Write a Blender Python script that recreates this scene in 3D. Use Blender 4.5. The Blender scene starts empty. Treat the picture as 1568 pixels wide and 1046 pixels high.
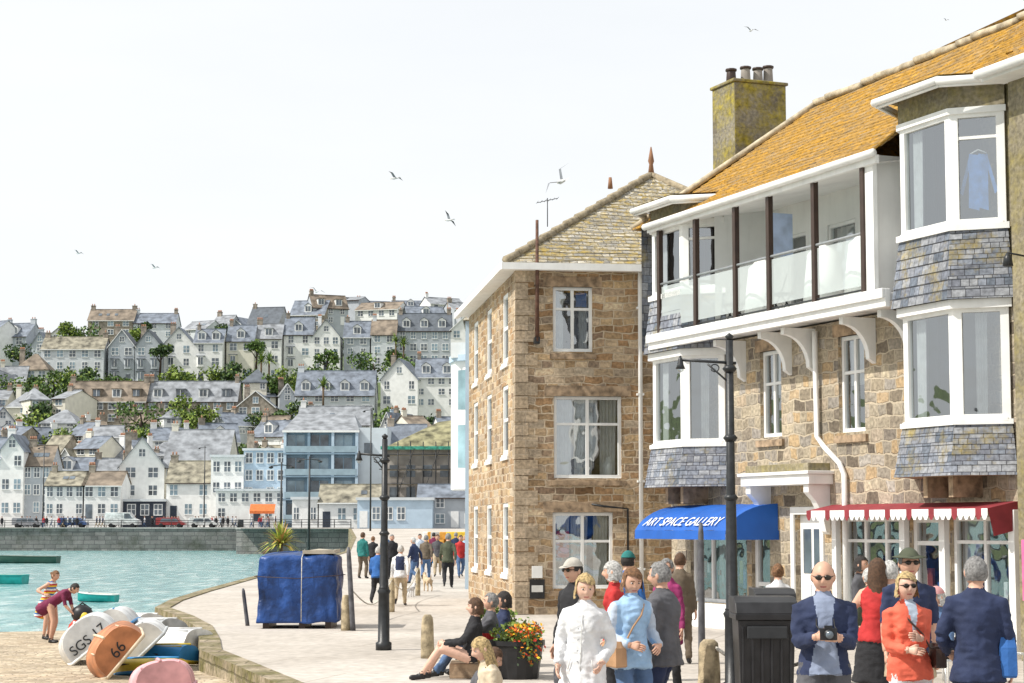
import bpy, math, random
from mathutils import Vector, Matrix, noise
from mathutils.bvhtree import BVHTree
R=random.Random(7)
rad=math.radians
# ---------------------------------------------------------------- survey helpers (70 mm lens, eye 2.0 m above the quay)
F=3049.0; CZ=2.0; PI5=rad(5.3)
def W(u,v,y):
    a=PI5+math.atan((523-v)/F); h=y*math.tan(a); d=y*math.cos(PI5)+h*math.sin(PI5)
    return Vector(((u-784)/F*d,y,h+CZ))
def X(u,y,z=1.0):
    return (u-784)/F*(y*math.cos(PI5)+(z-CZ)*math.sin(PI5))
scene=bpy.context.scene
COL=scene.collection
# ---------------------------------------------------------------- materials
MC={}
def nt_new(name):
    m=bpy.data.materials.new(name); m.use_nodes=True; nt=m.node_tree
    return m,nt,nt.nodes['Principled BSDF']
def nd(nt,t,**k):
    n=nt.nodes.new(t)
    for a,b in k.items(): setattr(n,a,b)
    return n
def ramp(nt,fac,stops,interp='LINEAR'):
    r=nt.nodes.new('ShaderNodeValToRGB'); r.color_ramp.interpolation=interp
    e=r.color_ramp.elements
    while len(e)<len(stops): e.new(0.5)
    for i,(p,c) in enumerate(stops):
        e[i].position=p; e[i].color=(c[0],c[1],c[2],1)
    nt.links.new(fac,r.inputs[0]); return r.outputs[0]
def mix(nt,fac,a,b,mode='MIX'):
    m=nt.nodes.new('ShaderNodeMix'); m.data_type='RGBA'; m.blend_type=mode
    for s,i in ((fac,0),(a,6),(b,7)):
        if hasattr(s,'is_output'): nt.links.new(s,m.inputs[i])
        elif i==0: m.inputs[0].default_value=s
        else: m.inputs[i].default_value=(s[0],s[1],s[2],1)
    return m.outputs[2]
def mth(nt,op,a,b=0.0,clamp=False):
    m=nt.nodes.new('ShaderNodeMath'); m.operation=op; m.use_clamp=clamp
    for s,i in ((a,0),(b,1)):
        if hasattr(s,'is_output'): nt.links.new(s,m.inputs[i])
        else: m.inputs[i].default_value=s
    return m.outputs[0]
def pm(name,col,rough=.65,var=.14,scale=4.0,bump=.0,metal=0.0,spec=.4,streak=0.0,bd=.02):
    if name in MC: return MC[name]
    m,nt,b=nt_new(name)
    tc=nd(nt,'ShaderNodeTexCoord'); nz=nd(nt,'ShaderNodeTexNoise'); nz.inputs['Scale'].default_value=scale; nz.inputs['Detail'].default_value=5
    nt.links.new(tc.outputs['Object'],nz.inputs['Vector'])
    lo=[c*(1-var*1.6) for c in col]; hi=[min(1,c*(1+var*.8)) for c in col]
    c=ramp(nt,nz.outputs[0],[(.3,lo),(.65,hi)])
    if streak>0:
        mp=nd(nt,'ShaderNodeMapping'); mp.inputs['Scale'].default_value=(6,6,.6); nt.links.new(tc.outputs['Object'],mp.inputs[0])
        n2=nd(nt,'ShaderNodeTexNoise'); n2.inputs['Scale'].default_value=1.5; n2.inputs['Detail'].default_value=4; nt.links.new(mp.outputs[0],n2.inputs['Vector'])
        f=ramp(nt,n2.outputs[0],[(.5,(0,0,0)),(.75,(streak,)*3)])
        c=mix(nt,f,c,[x*.5 for x in col])
    nt.links.new(c,b.inputs['Base Color'])
    b.inputs['Roughness'].default_value=rough; b.inputs['Metallic'].default_value=metal; b.inputs['Specular IOR Level'].default_value=spec
    if bump>0:
        bp=nd(nt,'ShaderNodeBump'); bp.inputs['Strength'].default_value=bump; bp.inputs['Distance'].default_value=bd
        n3=nd(nt,'ShaderNodeTexNoise'); n3.inputs['Scale'].default_value=scale*(6 if bd<.03 else 1); n3.inputs['Detail'].default_value=4
        nt.links.new(tc.outputs['Object'],n3.inputs['Vector']); nt.links.new(n3.outputs[0],bp.inputs['Height']); nt.links.new(bp.outputs[0],b.inputs['Normal'])
    MC[name]=m; return m
def blocks(name,cols,mortar,bw,bh,ms=.015,dist=.04,bump=.6,lichen=None,vor=False,rough=.85,lscale=1.2,rnds=.8,metric='EUCLIDEAN',mw=.09):
    m,nt,b=nt_new(name)
    uv=nd(nt,'ShaderNodeUVMap')
    nz=nd(nt,'ShaderNodeTexNoise'); nz.inputs['Scale'].default_value=2.6; nz.inputs['Detail'].default_value=3
    nt.links.new(uv.outputs[0],nz.inputs['Vector'])
    vs=nd(nt,'ShaderNodeVectorMath',operation='SUBTRACT'); nt.links.new(nz.outputs[1],vs.inputs[0]); vs.inputs[1].default_value=(.5,.5,.5)
    vm=nd(nt,'ShaderNodeVectorMath',operation='SCALE'); nt.links.new(vs.outputs[0],vm.inputs[0]); vm.inputs['Scale'].default_value=dist*2
    va=nd(nt,'ShaderNodeVectorMath',operation='ADD'); nt.links.new(uv.outputs[0],va.inputs[0]); nt.links.new(vm.outputs[0],va.inputs[1])
    if vor:
        mp=nd(nt,'ShaderNodeMapping'); mp.inputs['Scale'].default_value=(1/bw,1/bh,1); nt.links.new(va.outputs[0],mp.inputs[0])
        v1=nd(nt,'ShaderNodeTexVoronoi',voronoi_dimensions='2D',distance=metric); v1.inputs['Scale'].default_value=1; v1.inputs['Randomness'].default_value=rnds
        v2=nd(nt,'ShaderNodeTexVoronoi',voronoi_dimensions='2D',feature='F2',distance=metric); v2.inputs['Scale'].default_value=1; v2.inputs['Randomness'].default_value=rnds
        nt.links.new(mp.outputs[0],v1.inputs[0]); nt.links.new(mp.outputs[0],v2.inputs[0])
        sp=nd(nt,'ShaderNodeSeparateColor'); nt.links.new(v1.outputs['Color'],sp.inputs[0]); rnd=sp.outputs[0]
        mf=ramp(nt,mth(nt,'SUBTRACT',v2.outputs[0],v1.outputs[0]),[(mw*.35,(1,1,1)),(mw*1.2,(0,0,0))])
    else:
        br=nd(nt,'ShaderNodeTexBrick'); br.inputs['Color1'].default_value=(0,0,0,1); br.inputs['Color2'].default_value=(1,1,1,1); br.inputs['Mortar'].default_value=(.5,.5,.5,1)
        br.inputs['Scale'].default_value=1; br.inputs['Mortar Size'].default_value=ms; br.inputs['Mortar Smooth'].default_value=.4
        br.inputs['Brick Width'].default_value=bw; br.inputs['Row Height'].default_value=bh; br.squash=.6; br.squash_frequency=3
        nt.links.new(va.outputs[0],br.inputs[0]); rnd=br.outputs[0]; mf=br.outputs[1]
    n=len(cols); c=ramp(nt,rnd,[((i+.0)/n,cc) for i,cc in enumerate(cols)],'CONSTANT' if vor else 'LINEAR')
    nb=nd(nt,'ShaderNodeTexNoise'); nb.inputs['Scale'].default_value=14; nb.inputs['Detail'].default_value=6; nt.links.new(uv.outputs[0],nb.inputs['Vector'])
    c=mix(nt,.6,c,ramp(nt,nb.outputs[0],[(.3,(.2,.2,.2)),(.7,(.82,.82,.82))]),'OVERLAY')
    c=mix(nt,mf,c,mortar)
    nl=nd(nt,'ShaderNodeTexNoise'); nl.inputs['Scale'].default_value=.7; nl.inputs['Detail'].default_value=5; nt.links.new(uv.outputs[0],nl.inputs['Vector'])
    c=mix(nt,.5,c,ramp(nt,nl.outputs[0],[(.3,(.28,.28,.28)),(.7,(.72,.72,.72))]),'OVERLAY')
    if lichen:
        lc,lo,hi=lichen
        nn=nd(nt,'ShaderNodeTexNoise'); nn.inputs['Scale'].default_value=lscale; nn.inputs['Detail'].default_value=9; nn.inputs['Roughness'].default_value=.75; nt.links.new(uv.outputs[0],nn.inputs['Vector'])
        f=ramp(nt,nn.outputs[0],[(lo,(0,0,0)),(hi,(1,1,1))])
        n4=nd(nt,'ShaderNodeTexNoise'); n4.inputs['Scale'].default_value=9; n4.inputs['Detail'].default_value=5; nt.links.new(uv.outputs[0],n4.inputs['Vector'])
        lcol=ramp(nt,n4.outputs[0],[(.32,[x*.34 for x in lc]),(.66,lc)])
        c=mix(nt,f,c,lcol)
    nt.links.new(c,b.inputs['Base Color']); b.inputs['Roughness'].default_value=rough; b.inputs['Specular IOR Level'].default_value=.25
    h=mth(nt,'ADD',mth(nt,'MULTIPLY',mth(nt,'SUBTRACT',1.0,mf),.7),mth(nt,'MULTIPLY',nb.outputs[0],.5))
    h=mth(nt,'ADD',h,mth(nt,'MULTIPLY',rnd,.35))
    bp=nd(nt,'ShaderNodeBump'); bp.inputs['Strength'].default_value=bump; bp.inputs['Distance'].default_value=.03
    nt.links.new(h,bp.inputs['Height']); nt.links.new(bp.outputs[0],b.inputs['Normal'])
    return m
def glass_mat(name,tint=(.75,.8,.82),fac=.35):
    m=bpy.data.materials.new(name); m.use_nodes=True; nt=m.node_tree; nt.nodes.clear()
    o=nd(nt,'ShaderNodeOutputMaterial'); t=nd(nt,'ShaderNodeBsdfTransparent'); t.inputs[0].default_value=(*tint,1)
    g=nd(nt,'ShaderNodeBsdfGlossy'); g.inputs['Roughness'].default_value=.03; g.inputs[0].default_value=(.9,.93,.95,1)
    tc=nd(nt,'ShaderNodeTexCoord'); nz=nd(nt,'ShaderNodeTexNoise'); nz.inputs['Scale'].default_value=1.3; nt.links.new(tc.outputs['Object'],nz.inputs[0])
    bp=nd(nt,'ShaderNodeBump'); bp.inputs['Strength'].default_value=.35; bp.inputs['Distance'].default_value=.07; nt.links.new(nz.outputs[0],bp.inputs['Height']); nt.links.new(bp.outputs[0],g.inputs['Normal'])
    mx=nd(nt,'ShaderNodeMixShader'); mx.inputs[0].default_value=fac; nt.links.new(t.outputs[0],mx.inputs[1]); nt.links.new(g.outputs[0],mx.inputs[2]); nt.links.new(mx.outputs[0],o.inputs[0])
    return m
def frost_mat():
    m=bpy.data.materials.new('frosted_panel'); m.use_nodes=True; nt=m.node_tree; nt.nodes.clear()
    o=nd(nt,'ShaderNodeOutputMaterial'); t=nd(nt,'ShaderNodeBsdfTransparent'); t.inputs[0].default_value=(.85,.93,.92,1)
    d=nd(nt,'ShaderNodeBsdfDiffuse'); d.inputs[0].default_value=(.66,.72,.71,1); mx=nd(nt,'ShaderNodeMixShader'); mx.inputs[0].default_value=.5
    g=nd(nt,'ShaderNodeBsdfGlossy'); g.inputs['Roughness'].default_value=.05; m2=nd(nt,'ShaderNodeMixShader'); m2.inputs[0].default_value=.12
    nt.links.new(t.outputs[0],mx.inputs[1]); nt.links.new(d.outputs[0],mx.inputs[2]); nt.links.new(mx.outputs[0],m2.inputs[1]); nt.links.new(g.outputs[0],m2.inputs[2]); nt.links.new(m2.outputs[0],o.inputs[0]); return m
FROST=frost_mat()
WHITE=pm('white_paint',(.80,.80,.78),.5,.05,3,streak=.15)
WHITE2=pm('white_render',(.78,.78,.76),.8,.06,1.2,.1,streak=.12)
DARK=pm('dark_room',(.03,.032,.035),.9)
GLASS=glass_mat('window_glass')
PANE=pm('dark_pane',(.10,.125,.15),.1,.5,.6,spec=.8)
LPANE=pm('pale_blue_pane',(.20,.28,.33),.1,.4,.4,spec=.8)
CURT=pm('curtain',(.62,.62,.6),.9,.1,6)
BLUECL=pm('blue_cloth',(.06,.18,.48),.8)
BROWNP=pm('dark_brown_paint',(.05,.03,.022),.45)
BLACKM=pm('black_iron',(.02,.022,.024),.4,.3,12,.1)
BLACKP=pm('black_plastic',(.018,.018,.02),.42,.3,6)
STONE=blocks('rubble_stone',[(.17,.10,.05),(.50,.36,.21),(.27,.18,.10),(.58,.45,.30),(.22,.15,.10),(.46,.38,.28),(.34,.21,.11)],(.52,.42,.30),.46,.17,.018,.085,.9)
STONE2=blocks('granite_rubble',[(.13,.105,.08),(.38,.32,.23),(.25,.22,.18),(.46,.39,.28),(.18,.15,.12),(.36,.33,.29),(.40,.29,.17)],(.46,.39,.29),.40,.215,.02,.10,1.0)
QUOIN=blocks('granite_quoin',[(.40,.31,.21),(.48,.38,.27),(.34,.27,.19)],(.42,.34,.25),.6,.33,.012,.02,.5)
LINTEL=pm('granite_lintel',(.36,.26,.17),.85,.35,7,.3)
SLATEW=blocks('hung_slate',[(.10,.12,.15),(.21,.23,.27),(.15,.16,.19),(.27,.28,.30)],(.05,.05,.06),.22,.16,.006,.006,.6,lichen=((.40,.31,.09),.52,.70),lscale=1.5)
ROOFM=blocks('mossy_slate_roof',[(.15,.11,.07),(.27,.19,.10),(.20,.16,.11),(.31,.22,.12)],(.14,.10,.06),.24,.166,.006,.02,.9,lichen=((.56,.30,.035),.37,.56),lscale=1.6)
ROOFH=blocks('lichen_slate_roof',[(.20,.19,.17),(.34,.31,.25),(.26,.25,.23),(.42,.39,.33)],(.12,.11,.09),.3,.17,.010,.01,.9,lichen=((.50,.36,.09),.46,.62),lscale=2.6)
RENDER=blocks('lichen_render',[(.20,.175,.12),(.24,.21,.15)],(.23,.2,.14),1.5,.8,.002,.1,.5,lichen=((.36,.30,.09),.45,.75),lscale=1.8)
CHIM=blocks('chimney_render',[(.15,.13,.10),(.20,.18,.14)],(.17,.15,.12),.9,.4,.004,.1,.6,lichen=((.42,.34,.05),.42,.60),lscale=1.3)
SEAW=blocks('seawall_granite',[(.13,.13,.125),(.22,.21,.2),(.17,.17,.16)],(.1,.1,.1),1.6,.6,.05,.05,.8,lichen=((.08,.09,.06),.5,.7),lscale=.2)
COBBLE=blocks('cobbles',[(.40,.32,.22),(.52,.44,.32),(.46,.38,.28),(.34,.28,.2)],(.40,.32,.23),.2,.2,.02,.04,.8,vor=True,mw=.16)
KERB=blocks('granite_kerb',[(.32,.26,.19),(.42,.35,.26),(.26,.21,.15)],(.13,.11,.08),1.1,.5,.02,.02,.6,lichen=((.20,.18,.07),.40,.58))
GREYM=pm('galvanised',(.35,.37,.38),.4,.1,8,metal=.6)
def paving():
    m,nt,b=nt_new('quay_paving'); tc=nd(nt,'ShaderNodeTexCoord')
    n1=nd(nt,'ShaderNodeTexNoise'); n1.inputs['Scale'].default_value=.25; n1.inputs['Detail'].default_value=8; n1.inputs['Roughness'].default_value=.65; nt.links.new(tc.outputs['Object'],n1.inputs[0])
    n2=nd(nt,'ShaderNodeTexNoise'); n2.inputs['Scale'].default_value=6; n2.inputs['Detail'].default_value=8; nt.links.new(tc.outputs['Object'],n2.inputs[0])
    c=ramp(nt,n1.outputs[0],[(.3,(.35,.315,.275)),(.55,(.47,.43,.385)),(.75,(.55,.51,.46))])
    c=mix(nt,.4,c,ramp(nt,n2.outputs[0],[(.3,(.3,.3,.3)),(.7,(.75,.75,.75))]),'OVERLAY')
    mp=nd(nt,'ShaderNodeMapping'); mp.inputs['Rotation'].default_value=(0,0,.25); nt.links.new(tc.outputs['Object'],mp.inputs[0])
    br=nd(nt,'ShaderNodeTexBrick'); br.inputs['Scale'].default_value=1; br.inputs['Brick Width'].default_value=3.6; br.inputs['Row Height'].default_value=2.9; br.inputs['Mortar Size'].default_value=.018; nt.links.new(mp.outputs[0],br.inputs[0])
    c=mix(nt,mth(nt,'MULTIPLY',br.outputs[1],.45),c,(.2,.17,.13))
    v=nd(nt,'ShaderNodeTexVoronoi'); v.inputs['Scale'].default_value=2.3; nt.links.new(tc.outputs['Object'],v.inputs[0])
    c=mix(nt,ramp(nt,v.outputs[0],[(.05,(.6,.6,.6)),(.1,(0,0,0))]),c,(.28,.25,.21))
    nt.links.new(c,b.inputs['Base Color']); b.inputs['Roughness'].default_value=.9; b.inputs['Specular IOR Level'].default_value=.2
    bp=nd(nt,'ShaderNodeBump'); bp.inputs['Strength'].default_value=.35; bp.inputs['Distance'].default_value=.02; nt.links.new(n2.outputs[0],bp.inputs['Height']); nt.links.new(bp.outputs[0],b.inputs['Normal'])
    return m
PAVE=paving()
def watermat():
    m=bpy.data.materials.new('harbour_water'); m.use_nodes=True; nt=m.node_tree; b=nt.nodes['Principled BSDF']
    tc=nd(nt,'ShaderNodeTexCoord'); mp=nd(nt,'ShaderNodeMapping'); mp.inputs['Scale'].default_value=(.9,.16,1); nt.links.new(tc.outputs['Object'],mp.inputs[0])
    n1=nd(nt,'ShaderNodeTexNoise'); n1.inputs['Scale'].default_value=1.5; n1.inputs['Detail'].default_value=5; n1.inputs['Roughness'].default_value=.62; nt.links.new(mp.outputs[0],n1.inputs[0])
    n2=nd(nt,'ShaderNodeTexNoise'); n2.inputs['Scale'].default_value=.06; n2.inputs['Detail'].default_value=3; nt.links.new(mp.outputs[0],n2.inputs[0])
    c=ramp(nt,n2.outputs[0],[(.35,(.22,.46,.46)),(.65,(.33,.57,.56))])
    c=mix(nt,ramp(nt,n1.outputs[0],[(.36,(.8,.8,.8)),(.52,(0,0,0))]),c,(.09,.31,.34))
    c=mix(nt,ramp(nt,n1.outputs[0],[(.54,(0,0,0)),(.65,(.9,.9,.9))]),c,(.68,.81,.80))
    nt.links.new(c,b.inputs['Base Color']); b.inputs['Roughness'].default_value=.12; b.inputs['Specular IOR Level'].default_value=.4
    bp=nd(nt,'ShaderNodeBump'); bp.inputs['Strength'].default_value=1.0; bp.inputs['Distance'].default_value=.45; nt.links.new(n1.outputs[0],bp.inputs['Height']); nt.links.new(bp.outputs[0],b.inputs['Normal'])
    return m
WATER=watermat()
# ---------------------------------------------------------------- mesh builder
class MB:
    def __init__(s,M=None): s.v=[];s.f=[];s.m=[];s.s=[];s.mats=[];s.M=M or Matrix.Identity(4)
    def mi(s,mat):
        if mat not in s.mats: s.mats.append(mat)
        return s.mats.index(mat)
    def add(s,pts,faces,mat,smooth=False):
        o=len(s.v); M=s.M; s.v+= [M@Vector(p) for p in pts]; k=s.mi(mat)
        for f in faces: s.f.append([i+o for i in f]); s.m.append(k); s.s.append(smooth)
    def face(s,pts,mat): s.add(pts,[list(range(len(pts)))],mat)
    def box(s,x0,x1,y0,y1,z0,z1,mat):
        s.add([(x0,y0,z0),(x1,y0,z0),(x1,y1,z0),(x0,y1,z0),(x0,y0,z1),(x1,y0,z1),(x1,y1,z1),(x0,y1,z1)],
              [(0,3,2,1),(4,5,6,7),(0,1,5,4),(1,2,6,5),(2,3,7,6),(3,0,4,7)],mat)
    def prism(s,poly,z0,z1,mat,top=None):
        n=len(poly); pts=[(p[0],p[1],z0) for p in poly]+[(p[0],p[1],z1) for p in (top or poly)]
        s.add(pts,[list(range(n))[::-1],list(range(n,2*n))]+[(i,(i+1)%n,n+(i+1)%n,n+i) for i in range(n)],mat)
    def loft(s,rings,mat,smooth=True,cap=True,closed=True):
        n=len(rings[0]); pts=[p for r in rings for p in r]; fs=[]
        for k in range(len(rings)-1):
            for i in range(n if closed else n-1):
                j=(i+1)%n; fs.append((k*n+i,k*n+j,(k+1)*n+j,(k+1)*n+i))
        if cap: fs.append(list(range(n))[::-1]); fs.append([(len(rings)-1)*n+i for i in range(n)])
        s.add(pts,fs,mat,smooth)
    def tube(s,pts,rads,mat,n=8,flat=1.0,up=None):
        pts=[Vector(p) for p in pts]
        if not hasattr(rads,'__len__'): rads=[rads]*len(pts)
        rings=[]
        for i,p in enumerate(pts):
            d=(pts[min(i+1,len(pts)-1)]-pts[max(i-1,0)])
            if d.length<1e-6: d=Vector((0,0,1))
            d.normalize(); a=up and Vector(up) or (Vector((0,1,0)) if abs(d.y)<.9 else Vector((1,0,0)))
            x=d.cross(a).normalized(); y=x.cross(d).normalized()
            rings.append([p+(x*math.cos(t)+y*math.sin(t)*flat)*rads[i] for t in [2*math.pi*k/n for k in range(n)]])
        s.loft(rings,mat)
    def ell(s,c,r,mat,n=10,Rm=None):
        c=Vector(c); rings=[]
        for i in range(n//2+2):
            t=math.pi*i/(n//2+1); t=min(max(t,.02),math.pi-.02)
            ring=[]
            for k in range(n):
                p=Vector((r[0]*math.sin(t)*math.cos(2*math.pi*k/n),r[1]*math.sin(t)*math.sin(2*math.pi*k/n),r[2]*math.cos(t)))
                if Rm: p=Rm@p
                ring.append(c+p)
            rings.append(ring)
        s.loft(rings,mat)
    def build(s,name,parent=None,bevel=0):
        me=bpy.data.meshes.new(name); me.from_pydata(s.v,[],s.f)
        for m in s.mats: me.materials.append(m)
        me.polygons.foreach_set('material_index',s.m); me.polygons.foreach_set('use_smooth',s.s)
        me.update(); uvl=me.uv_layers.new(name='UVMap').data
        if len(s.f)<20000:
            Z=Vector((0,0,1))
            for p in me.polygons:
                n=p.normal
                if abs(n.z)>.97: t=Vector((1,0,0)); b=Vector((0,1,0))
                else: t=Z.cross(n).normalized(); b=n.cross(t)
                for li in p.loop_indices:
                    co=me.vertices[me.loops[li].vertex_index].co; uvl[li].uv=(co.dot(t),co.dot(b))
        ob=bpy.data.objects.new(name,me); COL.objects.link(ob)
        if parent: ob.parent=parent
        if bevel:
            md=ob.modifiers.new('bevel','BEVEL'); md.width=bevel; md.segments=2; md.limit_method='ANGLE'
        return ob
def empty(name):
    e=bpy.data.objects.new(name,None); e.empty_display_size=.3; COL.objects.link(e); return e
def frame(P0,P1):
    P0=Vector((P0[0],P0[1],0)); P1=Vector((P1[0],P1[1],0)); x=(P1-P0).normalized(); y=Vector((0,0,1)).cross(x)
    M=Matrix(((x.x,y.x,0,P0.x),(x.y,y.y,0,P0.y),(x.z,y.z,1,0),(0,0,0,1))); return M,(P1-P0).length
def wall(mb,x0,x1,z0,z1,y,holes,mat,depth=.14,rev=None):
    xs=sorted(set([x0,x1]+[h[0] for h in holes]+[h[1] for h in holes])); zs=sorted(set([z0,z1]+[h[2] for h in holes]+[h[3] for h in holes]))
    for i in range(len(xs)-1):
        for j in range(len(zs)-1):
            cx=(xs[i]+xs[i+1])/2; cz=(zs[j]+zs[j+1])/2
            if any(h[0]<cx<h[1] and h[2]<cz<h[3] for h in holes): continue
            mb.face([(xs[i],y,zs[j]),(xs[i+1],y,zs[j]),(xs[i+1],y,zs[j+1]),(xs[i],y,zs[j+1])],mat)
    rev=rev or mat
    for a,b,c,d in holes:
        e=y+depth
        mb.face([(a,y,c),(a,e,c),(a,e,d),(a,y,d)],rev); mb.face([(b,y,c),(b,y,d),(b,e,d),(b,e,c)],rev)
        mb.face([(a,y,c),(b,y,c),(b,e,c),(a,e,c)],rev); mb.face([(a,y,d),(a,e,d),(b,e,d),(b,y,d)],rev)
def window(mb,x0,x1,z0,z1,y,cols=2,tr=None,fw=.07,curt='',sash=False,mat=None):
    mat=mat or WHITE; d0=y; d1=y+.08
    mb.box(x0,x0+fw,d0,d1,z0,z1,mat); mb.box(x1-fw,x1,d0,d1,z0,z1,mat)
    mb.box(x0+fw,x1-fw,d0,d1,z1-fw,z1,mat); mb.box(x0-.03,x1+.03,d0-.05,d1,z0-.05,z0+.001,mat); mb.box(x0+fw,x1-fw,d0,d1,z0+.001,z0+fw,mat)
    for i in range(1,cols):
        cx=x0+(x1-x0)*i/cols; mb.box(cx-fw*.5,cx+fw*.5,d0+.01,d1,z0+fw,z1-fw,mat)
    if tr:
        for t in (tr if hasattr(tr,'__len__') else [tr]):
            cz=z0+(z1-z0)*t; mb.box(x0+fw,x1-fw,d0+.014,d1,cz-fw*.4,cz+fw*.4,mat)
    g=y+.05
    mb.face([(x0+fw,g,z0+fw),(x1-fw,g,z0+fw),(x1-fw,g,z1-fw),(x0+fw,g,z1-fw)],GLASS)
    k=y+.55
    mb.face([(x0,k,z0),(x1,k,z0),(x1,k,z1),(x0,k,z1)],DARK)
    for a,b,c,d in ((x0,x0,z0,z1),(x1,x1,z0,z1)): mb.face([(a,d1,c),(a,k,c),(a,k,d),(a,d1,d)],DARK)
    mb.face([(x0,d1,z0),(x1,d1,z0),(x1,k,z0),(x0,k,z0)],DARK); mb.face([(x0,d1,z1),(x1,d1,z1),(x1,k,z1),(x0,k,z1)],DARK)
    for ch,(cx0,cx1) in {'L':(0,.28),'R':(.72,1),'F':(.0,1.0),'M':(.3,.62)}.items():
        if ch in curt:
            n=14; a=x0+fw+(x1-x0-2*fw)*cx0; b=x0+fw+(x1-x0-2*fw)*cx1
            top=[(a+(b-a)*i/n, y+.17+.03*math.sin(i*2.1+x0*3), z1-fw) for i in range(n+1)]
            bot=[(a+(b-a)*i/n*(.9), y+.17+.03*math.sin(i*2.1+x0*3), z0+fw+(z1-z0)*(.0 if ch!='F' else .45)) for i in range(n+1)]
            mb.loft([bot,top],CURT,cap=False,closed=False)
# ---------------------------------------------------------------- camera / world / sun
cam=bpy.data.cameras.new('camera'); cam.lens=70; cam.sensor_width=36; cam.clip_start=.5; cam.clip_end=8000
co=bpy.data.objects.new('camera',cam); co.location=(0,0,CZ); co.rotation_euler=(math.pi/2+PI5,0,0); COL.objects.link(co); scene.camera=co
sd=Vector((-.80,-.24,.0)).normalized(); EL=rad(48)
sd=Vector((sd.x*math.cos(EL),sd.y*math.cos(EL),math.sin(EL)))
sl=bpy.data.lights.new('sun','SUN'); sl.energy=5.0; sl.angle=rad(.5); sl.color=(1,.955,.88)
so=bpy.data.objects.new('sun',sl); so.rotation_euler=sd.to_track_quat('Z','Y').to_euler(); COL.objects.link(so)
w=bpy.data.worlds.new('World'); scene.world=w; w.use_nodes=True; nt=w.node_tree; bg=nt.nodes['Background']
sk=nd(nt,'ShaderNodeTexSky',sky_type='NISHITA'); sk.sun_disc=False; sk.sun_elevation=EL; sk.sun_rotation=math.atan2(sd.x,sd.y); sk.dust_density=3; sk.altitude=0
tc=nd(nt,'ShaderNodeTexCoord'); mp=nd(nt,'ShaderNodeMapping'); mp.inputs['Scale'].default_value=(1.2,1.2,5); nt.links.new(tc.outputs['Generated'],mp.inputs[0])
cn=nd(nt,'ShaderNodeTexNoise'); cn.inputs['Scale'].default_value=2.2; cn.inputs['Detail'].default_value=6; nt.links.new(mp.outputs[0],cn.inputs[0])
f=ramp(nt,cn.outputs[0],[(.3,(.86,)*3),(.7,(.97,)*3)])
c=mix(nt,f,sk.outputs[0],(7.15,7.3,7.4)); nt.links.new(c,bg.inputs[0]); bg.inputs[1].default_value=.144
scene.view_settings.view_transform='Standard'; scene.view_settings.look='None'; scene.view_settings.exposure=0
# ---------------------------------------------------------------- ground, water, hill
mb=MB(); mb.face([(-4000,-500,-3.2),(4000,-500,-3.2),(4000,7000,-3.2),(-4000,7000,-3.2)],pm('seabed_sand',(.3,.28,.2),.9)); mb.build('ground')
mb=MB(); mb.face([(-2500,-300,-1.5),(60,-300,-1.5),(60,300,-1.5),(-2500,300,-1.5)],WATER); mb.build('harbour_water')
edge=[(-3,-10,0),(-2.4,10,0),(-1.6,21,0),(-2.95,25.4,0),(-4.1,29.3,0),(-5.0,32.3,0),(-5.5,35.5,0),(-6.3,40,0),(-7.4,44.5,0),(-8.7,49,0),(-9.2,54,0),(-9.6,61.6,0),(-10.2,78,0),(-10.7,95,0),(-11.5,138,.25),(-15.5,195,.9),(-20,245,1.68)]
mb=MB()
for a,b in zip(edge,edge[1:]):
    mb.face([a,(90,a[1],a[2]),(90,b[1],b[2]),b],PAVE)
mb.build('quay_pavement')
mb=MB()
for a,b in zip(edge,edge[1:]):
    o=Vector((.34,0,0)); A=Vector(a)+Vector((0,0,.03)); B=Vector(b)+Vector((0,0,.03))
    A0=Vector(A)-Vector((.02,0,0)); B0=Vector(B)-Vector((.02,0,0))
    mb.face([A0,A+o,B+o,B0],KERB); mb.face([A+o,(a[0]+.34,a[1],a[2]-.02),(b[0]+.34,b[1],b[2]-.02),B+o],KERB)
    mb.face([A0,B0,(b[0]-.1,b[1],-3),(a[0]-.1,a[1],-3)],KERB)
mb.build('quay_wall')
mb=MB(); nx=40; ny=30
def slz(x,y): return -.20-.019*max(0,y-27)+.05*noise.noise(Vector((x*.5,y*.5,0)))+.015*noise.noise(Vector((x*3,y*3,0)))
pts=[(-34+ (34-1.5)*i/nx, 16+35*j/ny+ (1.5*math.sin(i*.7) if j==ny else 0), 0) for j in range(ny+1) for i in range(nx+1)]
pts=[(x,y,slz(x,y)) for x,y,z in pts]
fs=[(j*(nx+1)+i,j*(nx+1)+i+1,(j+1)*(nx+1)+i+1,(j+1)*(nx+1)+i) for j in range(ny) for i in range(nx)]
mb.add(pts,fs,COBBLE,True)
last=pts[-(nx+1):]
for a,b in zip(last,last[1:]): mb.face([a,b,(b[0],b[1]+3.0,-1.7),(a[0],a[1]+3.0,-1.7)],COBBLE)
mb.build('cobbled_slipway')
TZ=[(288,1.7),(312,2.0),(326,6),(345,11),(385,20.5),(430,31.5),(480,42),(512,47),(600,49),(1500,50),(7000,50)]
def tz(y):
    for (a,za),(b,zb) in zip(TZ,TZ[1:]):
        if a<=y<=b: return za+(zb-za)*(y-a)/(b-a)
    return 1.7
HILLM=pm('hillside_scrub',(.11,.15,.06),.95,.5,.12,.3)
mb=MB(); ys=[t[0] for t in TZ]; ys=sorted(set(ys+[300,335,365,405,455,495,550])); xs=[-3500,-900]+list(range(-300,301,25))+[900,3500]
pts=[(x,y,tz(y)+(2.5*noise.noise(Vector((x*.02,y*.02,3))) if y>340 else 0)) for y in ys for x in xs]; n=len(xs)
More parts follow.
